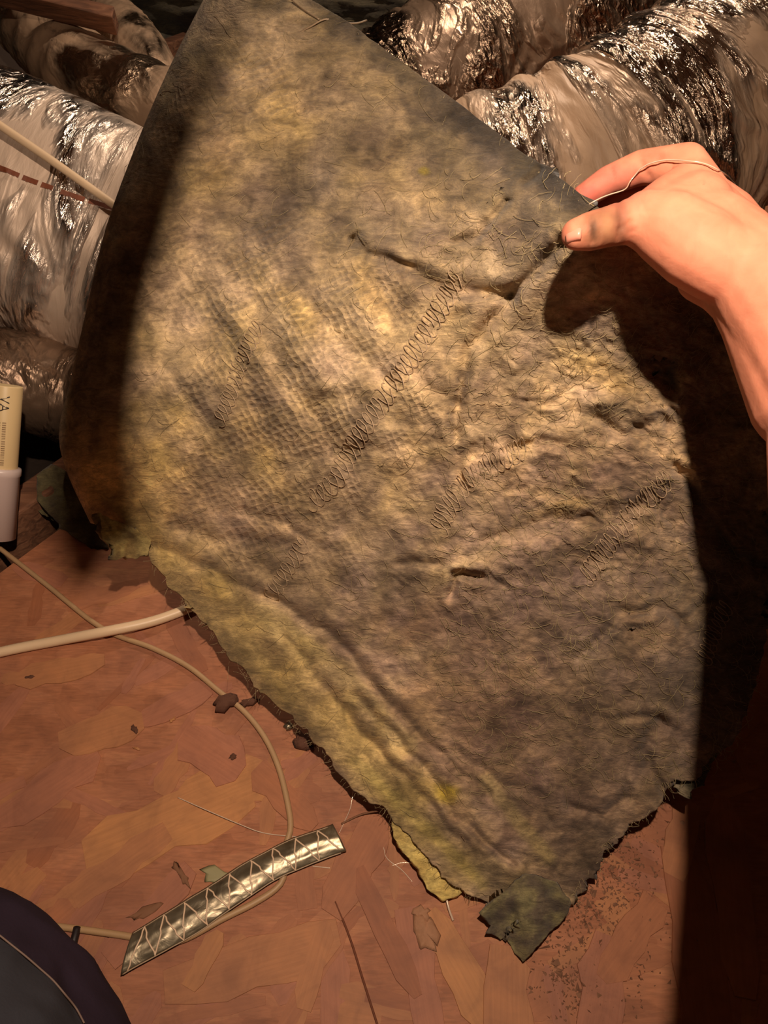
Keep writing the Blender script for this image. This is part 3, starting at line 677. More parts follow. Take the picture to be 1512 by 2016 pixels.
# loose glass fibres lying on the wool, and whiskers on the torn edges
def fibres():
    m = MB(); rr = random.Random(5)
    for k in range(2600):
        right_ = rr.random() < .65
        if right_: x, y = rr.uniform(850, 1480), rr.uniform(430, 1560)
        else: x, y = rr.uniform(250, 1150), rr.uniform(20, 1600)
        a = rr.gauss(.65 if y > 850 else 2.3, .7); L = rr.uniform(14, 55); cv = rr.gauss(0, .22); pts = []
        ok = True
        for s in range(7):
            sp, n_ = SURF(x, y, .0005+.0014*rr.random()*math.sin(math.pi*s/6))
            if sp is None: ok = False; break
            pts.append(sp); x += math.cos(a)*L/6; y += math.sin(a)*L/6; a += cv
        if ok: m.add(*tube_data(np.array(pts), .00010+.00009*rr.random(), 3, False))
    o = adopt(m.build('surface_fibres', M_FIBRE), blank); o['kind'] = 'stuff'
    m = MB()
    edge = [(bot, 420, 1), (right, 520, 1), (top, 200, .3)]
    for e, n, sc in edge:
        ne = len(e)
        for k in range(n):
            i = rr.randrange(2, ne-2)
            if e is right and i < ne*.25: continue
            p0, n0 = SURF(e[i][0], e[i][1])
            if p0 is None: continue
            t = e[min(i+2, ne-1)]-e[max(i-2, 0)]; out = np.array([t[1], -t[0]]); out = out/(np.linalg.norm(out)+1e-6)
            if e is bot: out = -out
            d3 = out[0]*RGT-out[1]*UPV; a = rr.gauss(0, .8)
            t3 = (t[0]*RGT-t[1]*UPV); t3 /= np.linalg.norm(t3)+1e-9; L = rr.uniform(.003, .013)*sc; pts = []; q = p0-d3*.004+FWD*rr.uniform(0, .009)
            dr = d3*math.cos(a)+t3*math.sin(a)+FWD*rr.gauss(0, .3)
            for s in range(6): pts.append(q.copy()); q = q+dr*L/5+np.array([rr.gauss(0, 1), rr.gauss(0, 1), rr.gauss(0, 1)])*L*.05; dr = dr+np.array([rr.gauss(0, .15), rr.gauss(0, .15), -.08])
            m.add(*tube_data(np.array(pts), np.linspace(.0003, .00012, 6), 3, False))
    o = adopt(m.build('edge_fibres', M_FIBRE), blank); o['kind'] = 'stuff'
fibres()

# torn flap and pale under-layer at the foot of the blanket, ragged tufts
def sheet(name, outline, depth, mat_cols, thick=.006, label=None, amp=.004, seed=0, n=60, parent=None, floorclamp=True):
    """irregular patch: radial grid inside an outline given in pixels, depth(x,y) -> m"""
    c = np.mean(outline, axis=0); o = resample(np.vstack([outline, outline[:1]]), n+1)[:-1]
    o = o+np.stack([2.5*fbm(np.arange(n)*.35, np.full(n, seed+.5)), 2.5*fbm(np.arange(n)*.35, np.full(n, seed+7.5))], 1)
    R = np.linspace(0.02, 1, 24)[:, None, None]; XYs = c+(o[None]-c)*R
    x, y = XYs[..., 0], XYs[..., 1]; d = depth(x, y)+amp*fbm(x/50, y/50, seed+2.2, 3)
    Vt = P(x, y, d)
    if floorclamp: Vt[..., 2] = np.maximum(Vt[..., 2], .0015+thick)
    me = grid(Vt, closed_u=True); fxx, fyy = x.ravel(), y.ravel()
    attr_vec(me, 'rest', np.stack([fxx*.00045, fyy*.00045, 0*fxx], 1)); cc = np.tile(mat_cols[0], (fxx.size, 1)).astype(float)
    m = np.clip(.5+1.2*fbm(fxx/40, fyy/40, seed+.3), 0, 1)[:, None]; cc = cc*(1-m)+np.array(mat_cols[1])*m
    attr_col(me, 'stain', cc); attr_f(me, 'waffle', np.zeros(len(cc)))
    ob = link(name, me, M_WOOL)
    # orient normals to camera
    bm = bmesh.new(); bm.from_mesh(me); bmesh.ops.recalc_face_normals(bm, faces=bm.faces)
    s = sum(f_.normal.dot(Vector(FWD)) for f_ in bm.faces)
    if s > 0: bmesh.ops.reverse_faces(bm, faces=bm.faces)
    bm.to_mesh(me); bm.free()
    sm = ob.modifiers.new('thick', 'SOLIDIFY'); sm.thickness = thick; sm.offset = -1
    if parent is not None: adopt(ob, parent)
    if label: ob['label'] = label
    return ob
fl = sheet('torn_flap', np.array([(950, 1800), (985, 1760), (1040, 1720), (1090, 1735), (1125, 1775), (1118, 1800), (1060, 1862), (1030, 1896), (1018, 1880), (1000, 1856), (998, 1838), (985, 1850), (962, 1836), (970, 1822)]),
      lambda x, y: .672+.012*np.clip((1770-y)/40, 0, 1)+.006*np.sin((x-y*.35)/17)-.010*np.exp(-((x-1075+(y-1800)*.55)/22)**2)+.008*np.exp(-((x-1010)/12)**2-((y-1800)/30)**2), (srgb(128, 120, 88), srgb(92, 82, 72)), .004, 'dark grey torn flap', .004, 3, parent=blank, n=90)
sheet('under_layer', np.array([(770, 1600), (820, 1640), (880, 1690), (940, 1742), (910, 1758), (874, 1774), (840, 1750), (826, 1710), (796, 1680), (774, 1645)]),
      lambda x, y: .725+(y-1600)*(-.00018), (srgb(206, 184, 116), srgb(184, 160, 100)), .008, 'pale yellow under layer', .003, 8, parent=blank, n=80)
sheet('corner_tuft', np.array([(1300, 1545), (1330, 1500), (1400, 1440), (1440, 1440), (1420, 1480), (1395, 1510), (1385, 1545), (1350, 1560), (1325, 1550)]),
      lambda x, y: .70+0*x, (srgb(128, 116, 98), srgb(96, 92, 76)), .01, 'frayed corner tuft', .008, 12, parent=blank, n=80)
sheet('hanging_tuft', np.array([(196, 1010), (240, 1030), (300, 1060), (292, 1090), (268, 1100), (245, 1096), (228, 1105), (225, 1075), (200, 1062)]),
      lambda x, y: .80+(x-240)*.0003, (srgb(190, 172, 112), srgb(150, 128, 84)), .01, 'shaggy hanging tuft', .008, 15, parent=blank, n=80)
# separate scrap of grey insulation at the far left, beside the joist
scr = sheet('insulation_scrap', np.array([(72, 935), (100, 912), (128, 925), (150, 965), (190, 1020), (215, 1080), (180, 1082), (130, 1045), (95, 1010), (72, 985)]),
      lambda x, y: 1.03+(950-y)*.0004, (srgb(104, 96, 70), srgb(80, 68, 52)), .02, None, .01, 19, n=90, floorclamp=False)
tag(scr, 'small ragged grey-green scrap of insulation by the joist at the left', 'insulation')

# white wire across the gash and spark bits
m = MB()
# ------------------------------------------------------------------ cables, pipe
def cable(name, px, r, mat, label, cat='cable', z=None, n=120, sides=12):
    pts = catmull([G(a, b, (z if z is not None else r)+(q[0] if q else 0)) for a, b, *q in px], n)
    return tag(tube(name, pts, r, mat, sides), label, cat)
cable('cable', [(-700, 1420), (-300, 1362), (-120, 1318), (0, 1284), (110, 1262), (210, 1243, .007), (290, 1226, .003), (345, 1208), (380, 1192), (450, 1150)], .0062, M_ROMEX, 'thick white cable running under the blanket at the left', n=100)
cable('coaxial_cable', [(-420, 700, .0), (-80, 1020, .0), (0, 1080), (90, 1150), (200, 1236), (300, 1276), (370, 1312), (430, 1360), (480, 1400), (520, 1450), (548, 1510), (566, 1580), (572, 1630), (562, 1668),
       (560, 1720), (545, 1748), (500, 1778), (440, 1808), (360, 1850), (300, 1856), (268, 1846), (190, 1834), (120, 1825), (40, 1818), (-60, 1830), (-200, 1900)], .0031, M_CORD, 'thin beige cable looping over the boards and under the foil strip', n=260)
a_ = [P(-120, 165, .93), P(0, 247, .95), P(110, 322, .965), P(222, 402, .975), P(330, 480, .985), P(430, 560, 1.0)]
tag(tube('cable', catmull(a_, 60), .0055, M_ROMEX, 12), 'white cable slanting across the large left duct', 'cable')
cable('cable', [(152, 1826, .002), (146, 1850, .004), (138, 1880, .003), (134, 1900), (125, 1960), (120, 2040)], .0035, plain('black_jacket', srgb(30, 22, 24), .5), 'short black cable end beside the knee', n=30)

# cream pipe in a white coupling
pr = empty('plastic_pipe', tuple(P(8, 1010, .98)), 'cream plastic pipe standing in a white coupling at the left edge', 'pipe')
pa, pb = P(12, 758, .93), P(2, 925, .95); pc = P(-3, 1060, .965)
ax_ = (pb-pa)/np.linalg.norm(pb-pa)
def lathe(path, rad, sides=40):
    return tube_data(path, rad, sides, True)
v, f = lathe(np.array([pa, pa+ax_*.0008, pb, pb+ax_*.02]), [.0185, .0195, .0195, .0195]); adopt(bevel(link('pipe', mesh(v, f), M_PVC), .0008), pr)
for o in pr.children: 
    for q in o.data.polygons: q.use_smooth = len(q.vertices) == 4
v, f = lathe(np.array([pb-ax_*.004, pb-ax_*.003, pb, pb+ax_*.006, pb+ax_*.007, pb+ax_*.09]), [.0205, .0235, .0240, .0238, .0225, .0225])
cp_ = adopt(link('coupling', mesh(v, f), M_PVCW), pr); cp_['label'] = 'white coupling'
# printing on the pipe
side = np.cross(ax_, FWD); side /= np.linalg.norm(side); fr = np.cross(side, ax_); fr /= np.linalg.norm(fr)
if fr @ FWD > 0: fr = -fr
if side @ RGT < 0: side = -side
def wrap_text(txt, s_along, ang, size, mat, name):
    cu = bpy.data.curves.new('t', 'FONT'); cu.body = txt; cu.size = size; cu.align_x = 'CENTER'; cu.align_y = 'CENTER'
    to = bpy.data.objects.new('t', cu); COL.objects.link(to); dg = bpy.context.evaluated_depsgraph_get(); dg.update()
    tm = bpy.data.meshes.new_from_object(to.evaluated_get(dg)); bpy.data.objects.remove(to)
    for q in tm.vertices:
        al = q.co.x; cr = q.co.y; th = ang-cr/.0195*-1
        p_ = pa+ax_*(s_along+al)+.0201*(fr*math.cos(th)+side*math.sin(th)); q.co = p_
    tm.materials.append(mat); o = bpy.data.objects.new(name, tm); COL.objects.link(o); adopt(o, pr); return o
wrap_text('VA', .022, .42, .016, M_INK, 'print')
m = MB(); rr = random.Random(2)
for col in (0, 1):
    s = .045
    while s < .100:
        L = rr.uniform(.0012, .0026)
        for cr in (0,):
            th0 = .18+.33*col; 
            for (ds, w_) in ((0, .0007), (L*.6, .0006)):
                v = []
                for (q, t) in ((0, -.11), (0, .11), (w_, .11), (w_, -.11)):
                    v.append(pa+ax_*(s+ds+q)+.01975*(fr*math.cos(th0+t)+side*math.sin(th0+t)))
                m.add(v, [(0, 1, 2, 3)])
        s += L+.0012
adopt(m.build('faded_print', M_INK2, smooth=False), pr)

# ------------------------------------------------------------------ foil strip with zigzag scrim
fs = empty('foil_strip', tuple(G(470, 1770)), 'long narrow silver foil strip with zigzag threads lying on the boards', 'foil')
A0, A1 = G(292, 1862), G(652, 1655)
M_SIL = NT('bright_foil'); _c = M_SIL.coords(); _n = M_SIL.noise(_c, 45, 4, 1)
M_SIL.set(Metallic=.75, Roughness=.36); M_SIL.l(M_SIL.ramp(_n.outputs[0], [(.3, srgb(118, 106, 86)), (.6, srgb(150, 138, 116))]).outputs[0], M_SIL.b.inputs['Base Color']); M_SIL.l(M_SIL.bump(_n.outputs[0], .3, .003), M_SIL.b.inputs['Normal']); M_SIL = M_SIL.m
dS = A1-A0; LS = np.linalg.norm(dS); dS /= LS; nS = np.array([-dS[1], dS[0], 0])
ns, nw = 120, 18
S_, W_ = np.meshgrid(np.linspace(-.02, LS+.008, ns), np.linspace(-1, 1, nw), indexing='ij')
hw = .0150+.0012*gn(S_*30, 0*S_+2.5); S_ = S_+(.010*(1+W_)-.008)*np.clip(1-(S_+.02)/.05, 0, 1)
bend = .006*np.sin((S_/LS)*math.pi*1.0+.3)-.003*np.sin(S_/LS*6.3)
Zs = .0065+.004*(1-W_**2)+.0007*gn(S_*60, W_*2.5, 3)+.0005*ridge(S_*40, W_*1.5, 7, 2)
pos = A0+dS*S_[..., None]+nS*((W_*hw+bend)[..., None])
pos[..., 2] = Zs
me = grid(pos); fo = adopt(link('foil', me, M_SIL), fs)
bm = bmesh.new(); bm.from_mesh(me)
if sum(f_.normal.z for f_ in bm.faces) < 0: bmesh.ops.reverse_faces(bm, faces=bm.faces)
bm.to_mesh(me); bm.free()
sm = fo.modifiers.new('thick', 'SOLIDIFY'); sm.thickness = .0035; sm.offset = -1
def strip_pt(s, w_, off=.0006):
    i = int(np.clip((s+.02)/(LS+.028)*(ns-1), 0, ns-1)); j2 = int(np.clip((w_+1)/2*(nw-1), 0, nw-1)); q = pos[i, j2].copy(); q[2] += off; return q
for ph in (0, 1):
    pts = []; s = -.014+ph*.006; k = 0
    while s < LS+.004:
        w0, w1 = (-.92, .9) if k % 2 == 0 else (.9, -.92)
        if ph == 1 and k % 4 in (2, 3): pass
        for q in range(8): pts.append(strip_pt(s+(.0115*q/8), w0+(w1-w0)*q/8))
        s += .0115; k += 1
    if ph == 0: o = adopt(tube('scrim_thread', pts, .0008, M_SCRIM, 5), fs)
pts = [strip_pt(-.018+(LS+.024)*q/80, -.97, .0004) for q in range(80)]; adopt(tube('scrim_thread', pts, .0006, M_THREAD, 5), fs)
pts = [strip_pt(-.018+(LS+.024)*q/80, .97, .0004) for q in range(80)]; adopt(tube('scrim_thread', pts, .0005, M_THREAD, 5), fs)

# ------------------------------------------------------------------ small litter on the boards
def chip(name, px, py, L, w_, ang, mat, label, cat, hz=.002, curl=0.0, seed=1, group=None):
    rr = random.Random(seed); n = 16; out = []
    for s in range(n):
        a = 2*math.pi*s/n+rr.uniform(-.15, .15); out.append((L/2*math.copysign(abs(math.cos(a))**.7, math.cos(a))*rr.uniform(.6, 1.15), w_/2*math.copysign(abs(math.sin(a))**.7, math.sin(a))*rr.uniform(.5, 1.25)))
    vb = [(x, y, 0) for x, y in out]; vm = [(x*1.05, y*1.05, hz*.5+curl*(x/L*2)**2) for x, y in out]; vt = [(x*.8, y*.8, hz*rr.uniform(.4, 1.5)+curl*(x/L*2)**2) for x, y in out]
    v = vb+vm+vt+[(0, 0, hz)]
    f = [tuple(range(n))[::-1]]+[(a+k*n, (a+1) % n+k*n, (a+1) % n+(k+1)*n, a+(k+1)*n) for k in (0, 1) for a in range(n)]+[(2*n+a, 2*n+(a+1) % n, 3*n) for a in range(n)]
    o = link(name, mesh(v, f), mat); g = G(px, py); o.location = (g[0], g[1], .0008); o.rotation_euler = (0, 0, math.radians(ang))
    return tag(o, label, cat, group)
M_GREEN = plain('green_tape', srgb(150, 142, 104), .55, var=(30, .08)); M_LEAF = plain('brown_leaf', srgb(128, 88, 62), .8, var=(60, .2)); M_FLAKE = plain('pale_flake', srgb(164, 120, 90), .8, var=(80, .3), bump=(200, .5, .002))
chip('dirt_shade_clump', 447, 1388, .030, .016, 25, M_SOOT, 'dark dirt clump on the beige cable, left of the blanket', 'debris', .010, seed=3)
chip('dirt_shade_clump', 492, 1384, .024, .009, 20, M_SOOT, 'flat dark brown dirt clump touching the blanket edge, right of the cable', 'debris', .006, seed=4)
chip('dirt_shade_clump', 598, 1462, .026, .020, -30, M_SOOT, 'dark brown lump standing in for the shade under the torn blanket edge above the foil strip', 'debris', .008, seed=5)  # dark lump painted in for the shadowed hole at the blanket edge
chip('foil_crumb', 568, 1432, .010, .008, 20, M_SIL, 'tiny shiny foil crumb at the blanket edge', 'debris', .006, seed=6)
chip('tape_scrap', 436, 1728, .046, .017, -8, M_GREEN, 'dull green tape scrap poking out above the foil strip', 'tape', .001, seed=7)
chip('leaf_scrap', 358, 1722, .030, .008, -48, M_LEAF, 'dark curved leaf scrap left of the green tape', 'debris', .002, .002, seed=8)
chip('wood_crumb', 266, 1437, .014, .006, -45, M_SOOT, 'dark oblong crumb on open boards, left of the beige cable', 'debris', .003, seed=9)
chip('wood_crumb', 459, 1492, .008, .007, 10, M_SOOT, 'round black crumb inside the cable loop', 'debris', .003, seed=10)
chip('wood_crumb', 60, 1334, .011, .004, 10, M_SOOT, 'small dark crumb below the thick white cable', 'debris', .002, seed=13)
chip('wood_flake', 838, 1838, .024, .030, 20, M_FLAKE, 'crumpled pale flake below the blanket foot', 'debris', .004, seed=11)
chip('wood_flake', 830, 1800, .016, .014, -20, M_FLAKE, 'small pale flake just above the crumpled one', 'debris', .003, seed=12)
chip('splinter', 270, 1475, .009, .003, -20, M_STR[2], 'short light splinter below the oblong crumb', 'debris', .0015, seed=14)
chip('splinter', 340, 1418, .009, .004, 40, M_STR[2], 'short light splinter right of the oblong crumb', 'debris', .0015, seed=15)
chip('leaf_scrap', 288, 1795, .034, .009, 25, M_LEAF, 'brown leaf scrap by the left end of the foil strip', 'debris', .002, .001, seed=18)
# dusty rubble to the right of the blanket foot
m = MB(); rr = random.Random(9)
for k in range(1500):
    x, y = rr.gauss(1175, 80), rr.gauss(1735, 90)
    if rr.random() < .25: x, y = rr.gauss(1150, 60), rr.gauss(1930, 45)
    g = G(x, y); s_ = rr.uniform(.0003, .0011)*(2.2 if rr.random() < .05 else 1)
    v = [g+np.array([rr.gauss(0, 1.3)*s_, rr.gauss(0, 1.3)*s_, .0008]) for _ in range(5)]+[g+np.array([0, 0, .001+s_*1.3])]
    v[:5] = sorted(v[:5], key=lambda q_: math.atan2(q_[1]-g[1], q_[0]-g[0]))
    m.add(v, [(a, (a+1) % 5, 5) for a in range(5)])
tag(m.build('dust_rubble', plain('dust_crumbs', srgb(140, 100, 76), .9, var=(120, .45)), smooth=False), 'scattered grey-brown dust and crumbs right of the blanket foot', 'dust', kind='stuff')
def thread(px, r, label, mat=M_SPARK, lift=.0005, name='glass_thread'):
    pts = catmull([G(a, b, r+(q[0] if q else lift)) for a, b, *q in px], 40); return tag(tube(name, pts, r, mat, 5), label, 'thread')
thread([(350, 1570, .001), (400, 1592, .004), (470, 1622, .003), (520, 1640, .001), (590, 1648, .001)], .0005, 'glinting thread crossing the cable above the foil strip')
thread([(615, 1705), (632, 1707), (650, 1709)], .0005, 'tiny glinting thread end below the right end of the foil strip')
thread([(755, 1668), (762, 1690), (790, 1712), (812, 1736)], .0004, 'fine curved thread left of the pale under layer')
thread([(772, 1704), (795, 1698), (820, 1702)], .0004, 'fine short thread crossing the curved one')
thread([(695, 1558, .01), (690, 1590, .006), (678, 1618), (668, 1640)], .0004, 'fine thread hanging from the blanket to the foil strip')
thread([(745, 1596, .01), (710, 1604, .003), (672, 1622)], .0010, 'dark twig-like strand between the blanket and foil strip', M_LEAF)
thread([(878, 1765, .006), (884, 1790, .004), (892, 1812, .001)], .0011, 'short white sliver below the pale under layer')
thread([(660, 1775), (690, 1850), (715, 1930), (750, 2040)], .0011, 'long dark splinter lying in the bottom middle', plain('dark_splinter', srgb(110, 62, 40), .8), -.0006, 'splinter')
# fibre wisp at the top edge of the blanket and a foil spark
q0 = [P(590, 64, .80), P(612, 52, .79), P(640, 38, .785), P(668, 44, .79), P(700, 46, .80), P(722, 40, .81)]
adopt(tube('loose_fibre', catmull(q0, 30), .0009, M_THREAD, 5), blank)
q0 = [P(575, 0, .82), P(600, 20, .805), P(628, 38, .79)]
adopt(tube('loose_fibre', catmull(q0, 20), .0009, M_THREAD, 5), blank)

# ------------------------------------------------------------------ person: arm with hand, knee in trousers
person = empty('person', tuple(G(1700, 1900)), 'person in dark trousers with bare arm reaching in, pinching the blanket', 'person')
def capsule(bm, a, b, ra, rb, seg=18):
    a, b = Vector(a), Vector(b); d = (b-a); L = d.length
    q = d.to_track_quat('Z', 'Y').to_matrix().to_4x4() if L > 1e-6 else Matrix.Identity(4)
    prof = []
    for k in range(7): t = -math.pi/2+k/6*math.pi/2; prof.append((ra*math.cos(t), ra*math.sin(t)))
    for k in range(7): t = k/6*math.pi/2; prof.append((rb*math.cos(t), L+rb*math.sin(t)))
    rings = []
    for (r, z) in prof:
        r = max(r, 1e-5); rings.append([bm.verts.new((Matrix.Translation(a) @ q) @ Vector((r*math.cos(2*math.pi*s/seg), r*math.sin(2*math.pi*s/seg), z))) for s in range(seg)])
    for i in range(len(rings)-1):
        for s in range(seg): bm.faces.new((rings[i][s], rings[i][(s+1) % seg], rings[i+1][(s+1) % seg], rings[i+1][s]))
    bm.faces.new(rings[0][::-1]); bm.faces.new(rings[-1])
def fuse(chains, voxel, smooth_it, name):
    bm = bmesh.new()
    for ch in chains:
        for (p0, p1) in zip(ch[:-1], ch[1:]): capsule(bm, P(*p0[:3]), P(*p1[:3]), p0[3], p1[3])
    me = bpy.data.meshes.new(name); bm.to_mesh(me); bm.free()
    o = bpy.data.objects.new(name, me); COL.objects.link(o)
    rm = o.modifiers.new('r', 'REMESH'); rm.mode = 'VOXEL'; rm.voxel_size = voxel
    s = o.modifiers.new('s', 'SMOOTH'); s.iterations = smooth_it; s.factor = .5
    dg = bpy.context.evaluated_depsgraph_get(); dg.update()
    out = bpy.data.meshes.new_from_object(o.evaluated_get(dg)); bpy.data.objects.remove(o)
    return out
# joints: px, py, depth, radius (m)
HAND = [
    [(1136, 461, .405, .0088), (1160, 456, .405, .0104), (1195, 447, .408, .0108), (1235, 437, .412, .0122), (1275, 434, .412, .0165)],   # thumb
    [(1275, 434, .412, .0165), (1320, 452, .408, .0205), (1370, 485, .404, .0225), (1425, 520, .402, .0215)],                              # thumb metacarpal, thenar
    [(1148, 388, .462, .0078), (1196, 356, .460, .0090), (1262, 330, .452, .0104), (1352, 322, .436, .0118)],                              # index
    [(1352, 322, .436, .0118), (1400, 404, .425, .0140), (1440, 470, .415, .0200)],
    [(1150, 425, .480, .0075), (1200, 402, .482, .0085), (1275, 385, .478, .0100), (1378, 366, .458, .0115)],                              # middle
    [(1378, 366, .458, .0115), (1430, 430, .440, .0170), (1465, 500, .425, .0210)],
    [(1165, 470, .495, .0070), (1215, 450, .505, .0082), (1295, 420, .505, .0095), (1385, 410, .475, .0115)],                              # ring
    [(1385, 410, .475, .0115), (1445, 470, .455, .0170), (1475, 530, .432, .0200)],
    [(1195, 520, .510, .0062), (1240, 495, .520, .0075), (1310, 460, .520, .0085), (1392, 452, .490, .011)],                              # little
    [(1392, 452, .490, .011), (1430, 520, .460, .0180), (1460, 560, .432, .0200)],
    [(1275, 430, .414, .0145), (1320, 400, .424, .0160), (1365, 362, .430, .0140)],                                                        # web
    [(1300, 440, .412, .0180), (1370, 410, .420, .0200), (1392, 396, .428, .0140)],
    [(1320, 440, .415, .0200), (1400, 450, .412, .0210), (1450, 480, .412, .0210)],
    [(1385, 545, .425, .0150), (1425, 560, .425, .0165), (1470, 600, .415, .0170)],                                                        # heel of the palm
    [(1440, 490, .410, .0235), (1490, 540, .402, .0270), (1552, 620, .392, .0300), (1662, 780, .378, .0370), (1720, 1050, .36, .0460), (1780, 1380, .34, .056)],
    [(1460, 540, .412, .0225), (1510, 620, .402, .0245), (1600, 780, .390, .0320)],
    [(1780, 1380, .34, .056), (2100, 2000, .20, .062)]]
hm = fuse(HAND, .0016, 7, 'hand')
co = np.empty(len(hm.vertices)*3, np.float32); hm.vertices.foreach_get('co', co); co = co.reshape(-1, 3)
q = co-CAM; dd = q @ FWD; hx = W/2+F*(q @ RGT)/dd; hy = H/2-F*(q @ UPV)/dd
# creases on the thumb and wrist
nn_ = np.empty(len(hm.vertices)*3, np.float32); hm.vertex_normals.foreach_get('vector', nn_); nn_ = nn_.reshape(-1, 3)
cr = 0*hx
for pl, w_, a in [([(1166, 432), (1172, 455), (1168, 478)], 3.5, .0011), ([(1176, 428), (1183, 452), (1179, 476)], 3, .0009), ([(1220, 400), (1226, 430), (1218, 470)], 6, .0010), ([(1222, 452), (1240, 438)], 5, .0009),
                  ([(1203, 330), (1208, 352)], 4, .0008), ([(1262, 320), (1275, 350)], 7, .0010), ([(1300, 310), (1280, 345)], 6, .0008), ([(1262, 395), (1270, 415)], 4, .0005)]:
    cr = cr+a*np.exp(-(polydist(hx, hy, pl)/w_)**2)*(dd < .47)
co = co-nn_*cr[:, None]; hm.vertices.foreach_set('co', co.astype(np.float32).ravel()); hm.update()
sk = np.tile(srgb(226, 148, 118), (len(hx), 1)).astype(float)
def sblob(cx, cy, rx, ry, col, a):
    global sk
    r = np.hypot((hx-cx)/rx, (hy-cy)/ry)+.3*gn(hx/14, hy/14, cx); m_ = a/(1+np.exp((r-1)*5)); sk = sk*(1-m_[:, None])+np.array(col)*m_[:, None]
sblob(1190, 450, 42, 60, srgb(138, 98, 70), .9); sblob(1168, 452, 8, 24, srgb(84, 58, 42), .85); sblob(1196, 440, 9, 22, srgb(176, 134, 98), .6); sblob(1222, 430, 12, 36, srgb(112, 76, 60), .7)
sblob(1115, 462, 12, 30, srgb(200, 120, 96), .6); sblob(1200, 360, 70, 40, srgb(196, 110, 96), .7); sblob(1150, 385, 30, 20, srgb(186, 90, 80), .8); sblob(1290, 305, 30, 10, srgb(150, 90, 70), .4); sblob(1240, 450, 14, 8, srgb(120, 76, 58), .5)
sk = sk*(1-.25*np.exp(-((hx-1385)/2.0)**2-((hy-362)/5.0)**2))[:, None]
attr_col(hm, 'stain', sk)
body = adopt(link('body', hm, M_SKIN), person)
# thumbnail: curved plate set into the thumb end
nx_, ny_ = 12, 12; a_, b_ = np.meshgrid(np.linspace(-1, 1, nx_), np.linspace(-1, 1, ny_), indexing='ij')
pxn = 1129+a_*17*np.sqrt(1-.25*b_**2); pyn = 457+b_*20-a_*4
thc = lambda x: 463-(x-1136)*.22
# sit on the hand surface
hc = np.stack([hx, hy], 1); fr_ = np.where(dd < .43)[0]
sel = fr_[np.hypot(hx[fr_]-1140, hy[fr_]-459) < 30]; sel = sel[dd[sel] < np.median(dd[sel])+.001]
qf = lambda x, y: np.stack([np.ones_like(x), x, y, x*x, x*y, y*y], -1)
cf = np.linalg.lstsq(qf((hx[sel]-1136)/30, (hy[sel]-459)/30), dd[sel], rcond=None)[0]
dn = qf((pxn-1136)/30, (pyn-459)/30) @ cf-.0009+.0012*np.maximum(abs(a_), abs(b_))**5
me = grid(P(pxn, pyn, dn)); bm = bmesh.new(); bm.from_mesh(me)
if sum(f_.normal.dot(Vector(FWD)) for f_ in bm.faces) > 0: bmesh.ops.reverse_faces(bm, faces=bm.faces)
bm.to_mesh(me); bm.free()
na = link('thumbnail', me, M_NAIL); adopt(na, body); na.matrix_parent_inverse = Matrix.Identity(4)
body.matrix_parent_inverse = Matrix.Translation(-Vector(person.location))
sm = na.modifiers.new('thick', 'SOLIDIFY'); sm.thickness = .0006; sm.offset = -1
# thread caught over the hand
def hpt(x, y, off=.0009):
    e = np.hypot(hx-x, hy-y); k = np.where(e < 5)[0]
    if len(k) == 0: k = np.argsort(e)[:4]
    kk = k[np.argmin(dd[k])]; return P(x, y, dd[kk]-off)
p1 = [(1166, 398), (1180, 391), (1200, 383), (1228, 374)]; p2 = [(1234, 371), (1240, 358), (1250, 345), (1262, 331), (1272, 325), (1285, 320), (1308, 315), (1330, 315), (1355, 317), (1380, 320), (1400, 327), (1415, 335)]
th1 = [P(1160, 402, .428), P(1180, 391, .427), P(1200, 383, .428), P(1230, 373, .430)]+[hpt(*q_, .0016) for q_ in p2[1:]]+[P(1436, 350, .46), P(1460, 380, .62)]
tag(tube('glass_thread', catmull(th1, 90), .0004, M_SPARK, 6), 'pale glistening thread draped over the hand and index finger', 'thread')

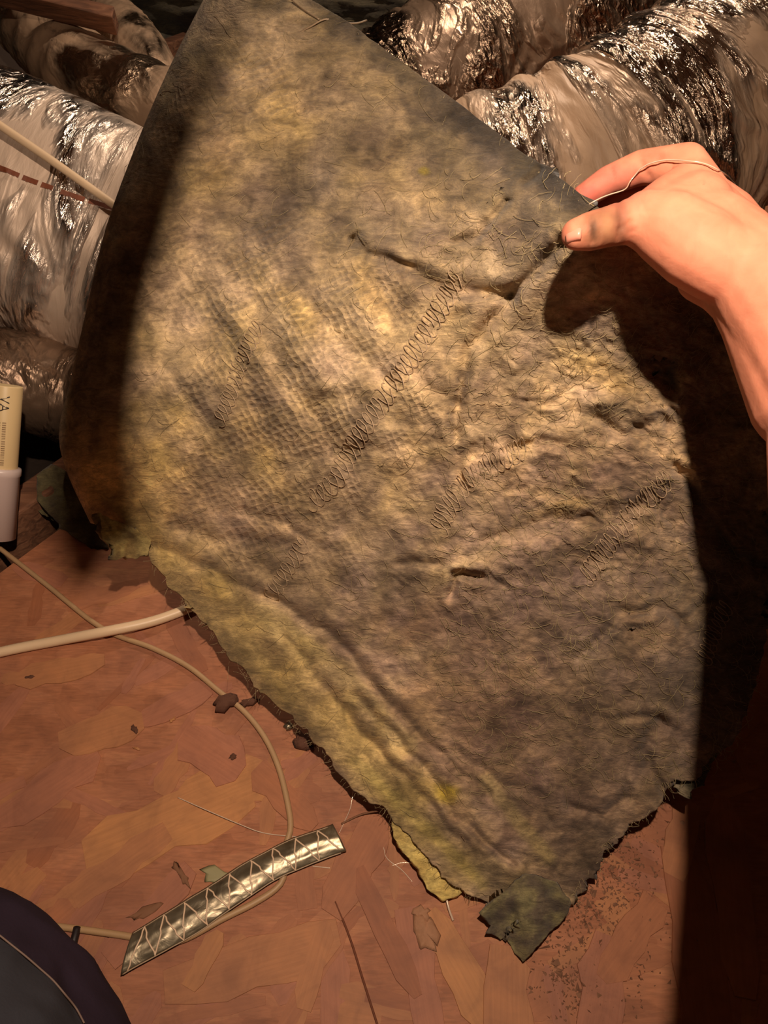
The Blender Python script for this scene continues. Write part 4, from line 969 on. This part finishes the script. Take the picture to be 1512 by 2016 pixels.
# trousers: thigh, knee and shin
LEG = [[(-130, 2060, .42, .083), (-20, 2200, .41, .081), (-330, 2600, .30, .095)], [(-130, 2060, .42, .083), (-330, 2500, .30, .095)], [(-100, 2100, .42, .083), (-180, 2170, .50, .072), (-330, 2350, .62, .056)]]
tm = fuse(LEG, .004, 6, 'leg')
co = np.empty(len(tm.vertices)*3, np.float32); tm.vertices.foreach_get('co', co); co = co.reshape(-1, 3); n3 = np.empty_like(co).ravel(); tm.vertex_normals.foreach_get('vector', n3); n3 = n3.reshape(-1, 3)
co = co+n3*(.003*ridge(co[:, 0]*14, co[:, 1]*14, co[:, 2]*14, 2)-.0015)[:, None]; tm.vertices.foreach_set('co', co.astype(np.float32).ravel()); tm.update()
q = co-CAM; dd = q @ FWD; kx = W/2+F*(q @ RGT)/dd; ky = H/2-F*(q @ UPV)/dd
seam = [(-60, 1800), (0, 1842), (60, 1890), (110, 1935), (150, 1985), (180, 2040)]
sd = np.array([1 if (y-np.interp(x, [p[0] for p in seam], [p[1] for p in seam])) > 0 else 0 for x, y in zip(kx, ky)])[:, None]
attr_col(tm, 'stain', sd*np.array(srgb(54, 54, 60))+(1-sd)*np.array(srgb(46, 36, 48)))
tr = adopt(link('trousers', tm, M_CLOTH), person); tr['label'] = 'dark charcoal and navy trousers over the knee'
pts = []
for x, y in resample(seam, 60):
    e = np.hypot(kx-x, ky-y); k = np.argsort(e)[:8]; pts.append(P(x, y, dd[k].min()-.0006))
sr = link('seam', mesh(*tube_data(catmull(pts[::6], 60), .0005, 6)), plain('seam_thread', srgb(104, 84, 74), .7)); sr.parent = tr

# unseen rod, added above the frame to cast the dark band on the blanket's fold
band = [(470, -120, .95), (440, 0, .92), (370, 150, .88), (305, 320, .84), (255, 480, .80), (215, 640, .80), (190, 800, .80), (180, 930, .80), (200, 1060, .86)]
hp = [KEY+.32*(P(*b_)-KEY) for b_ in band]
hp = [hp[0]+np.array([.12, .10, .95]), hp[0]+np.array([.03, .03, .30])]+hp
tag(tube('shadow_blocker', catmull(hp, 120), .0150, plain('blocker_grey', srgb(120, 112, 104), .6), 16), 'thick grey rod added above the blanket to cast a shadow band', 'shadow_blocker')
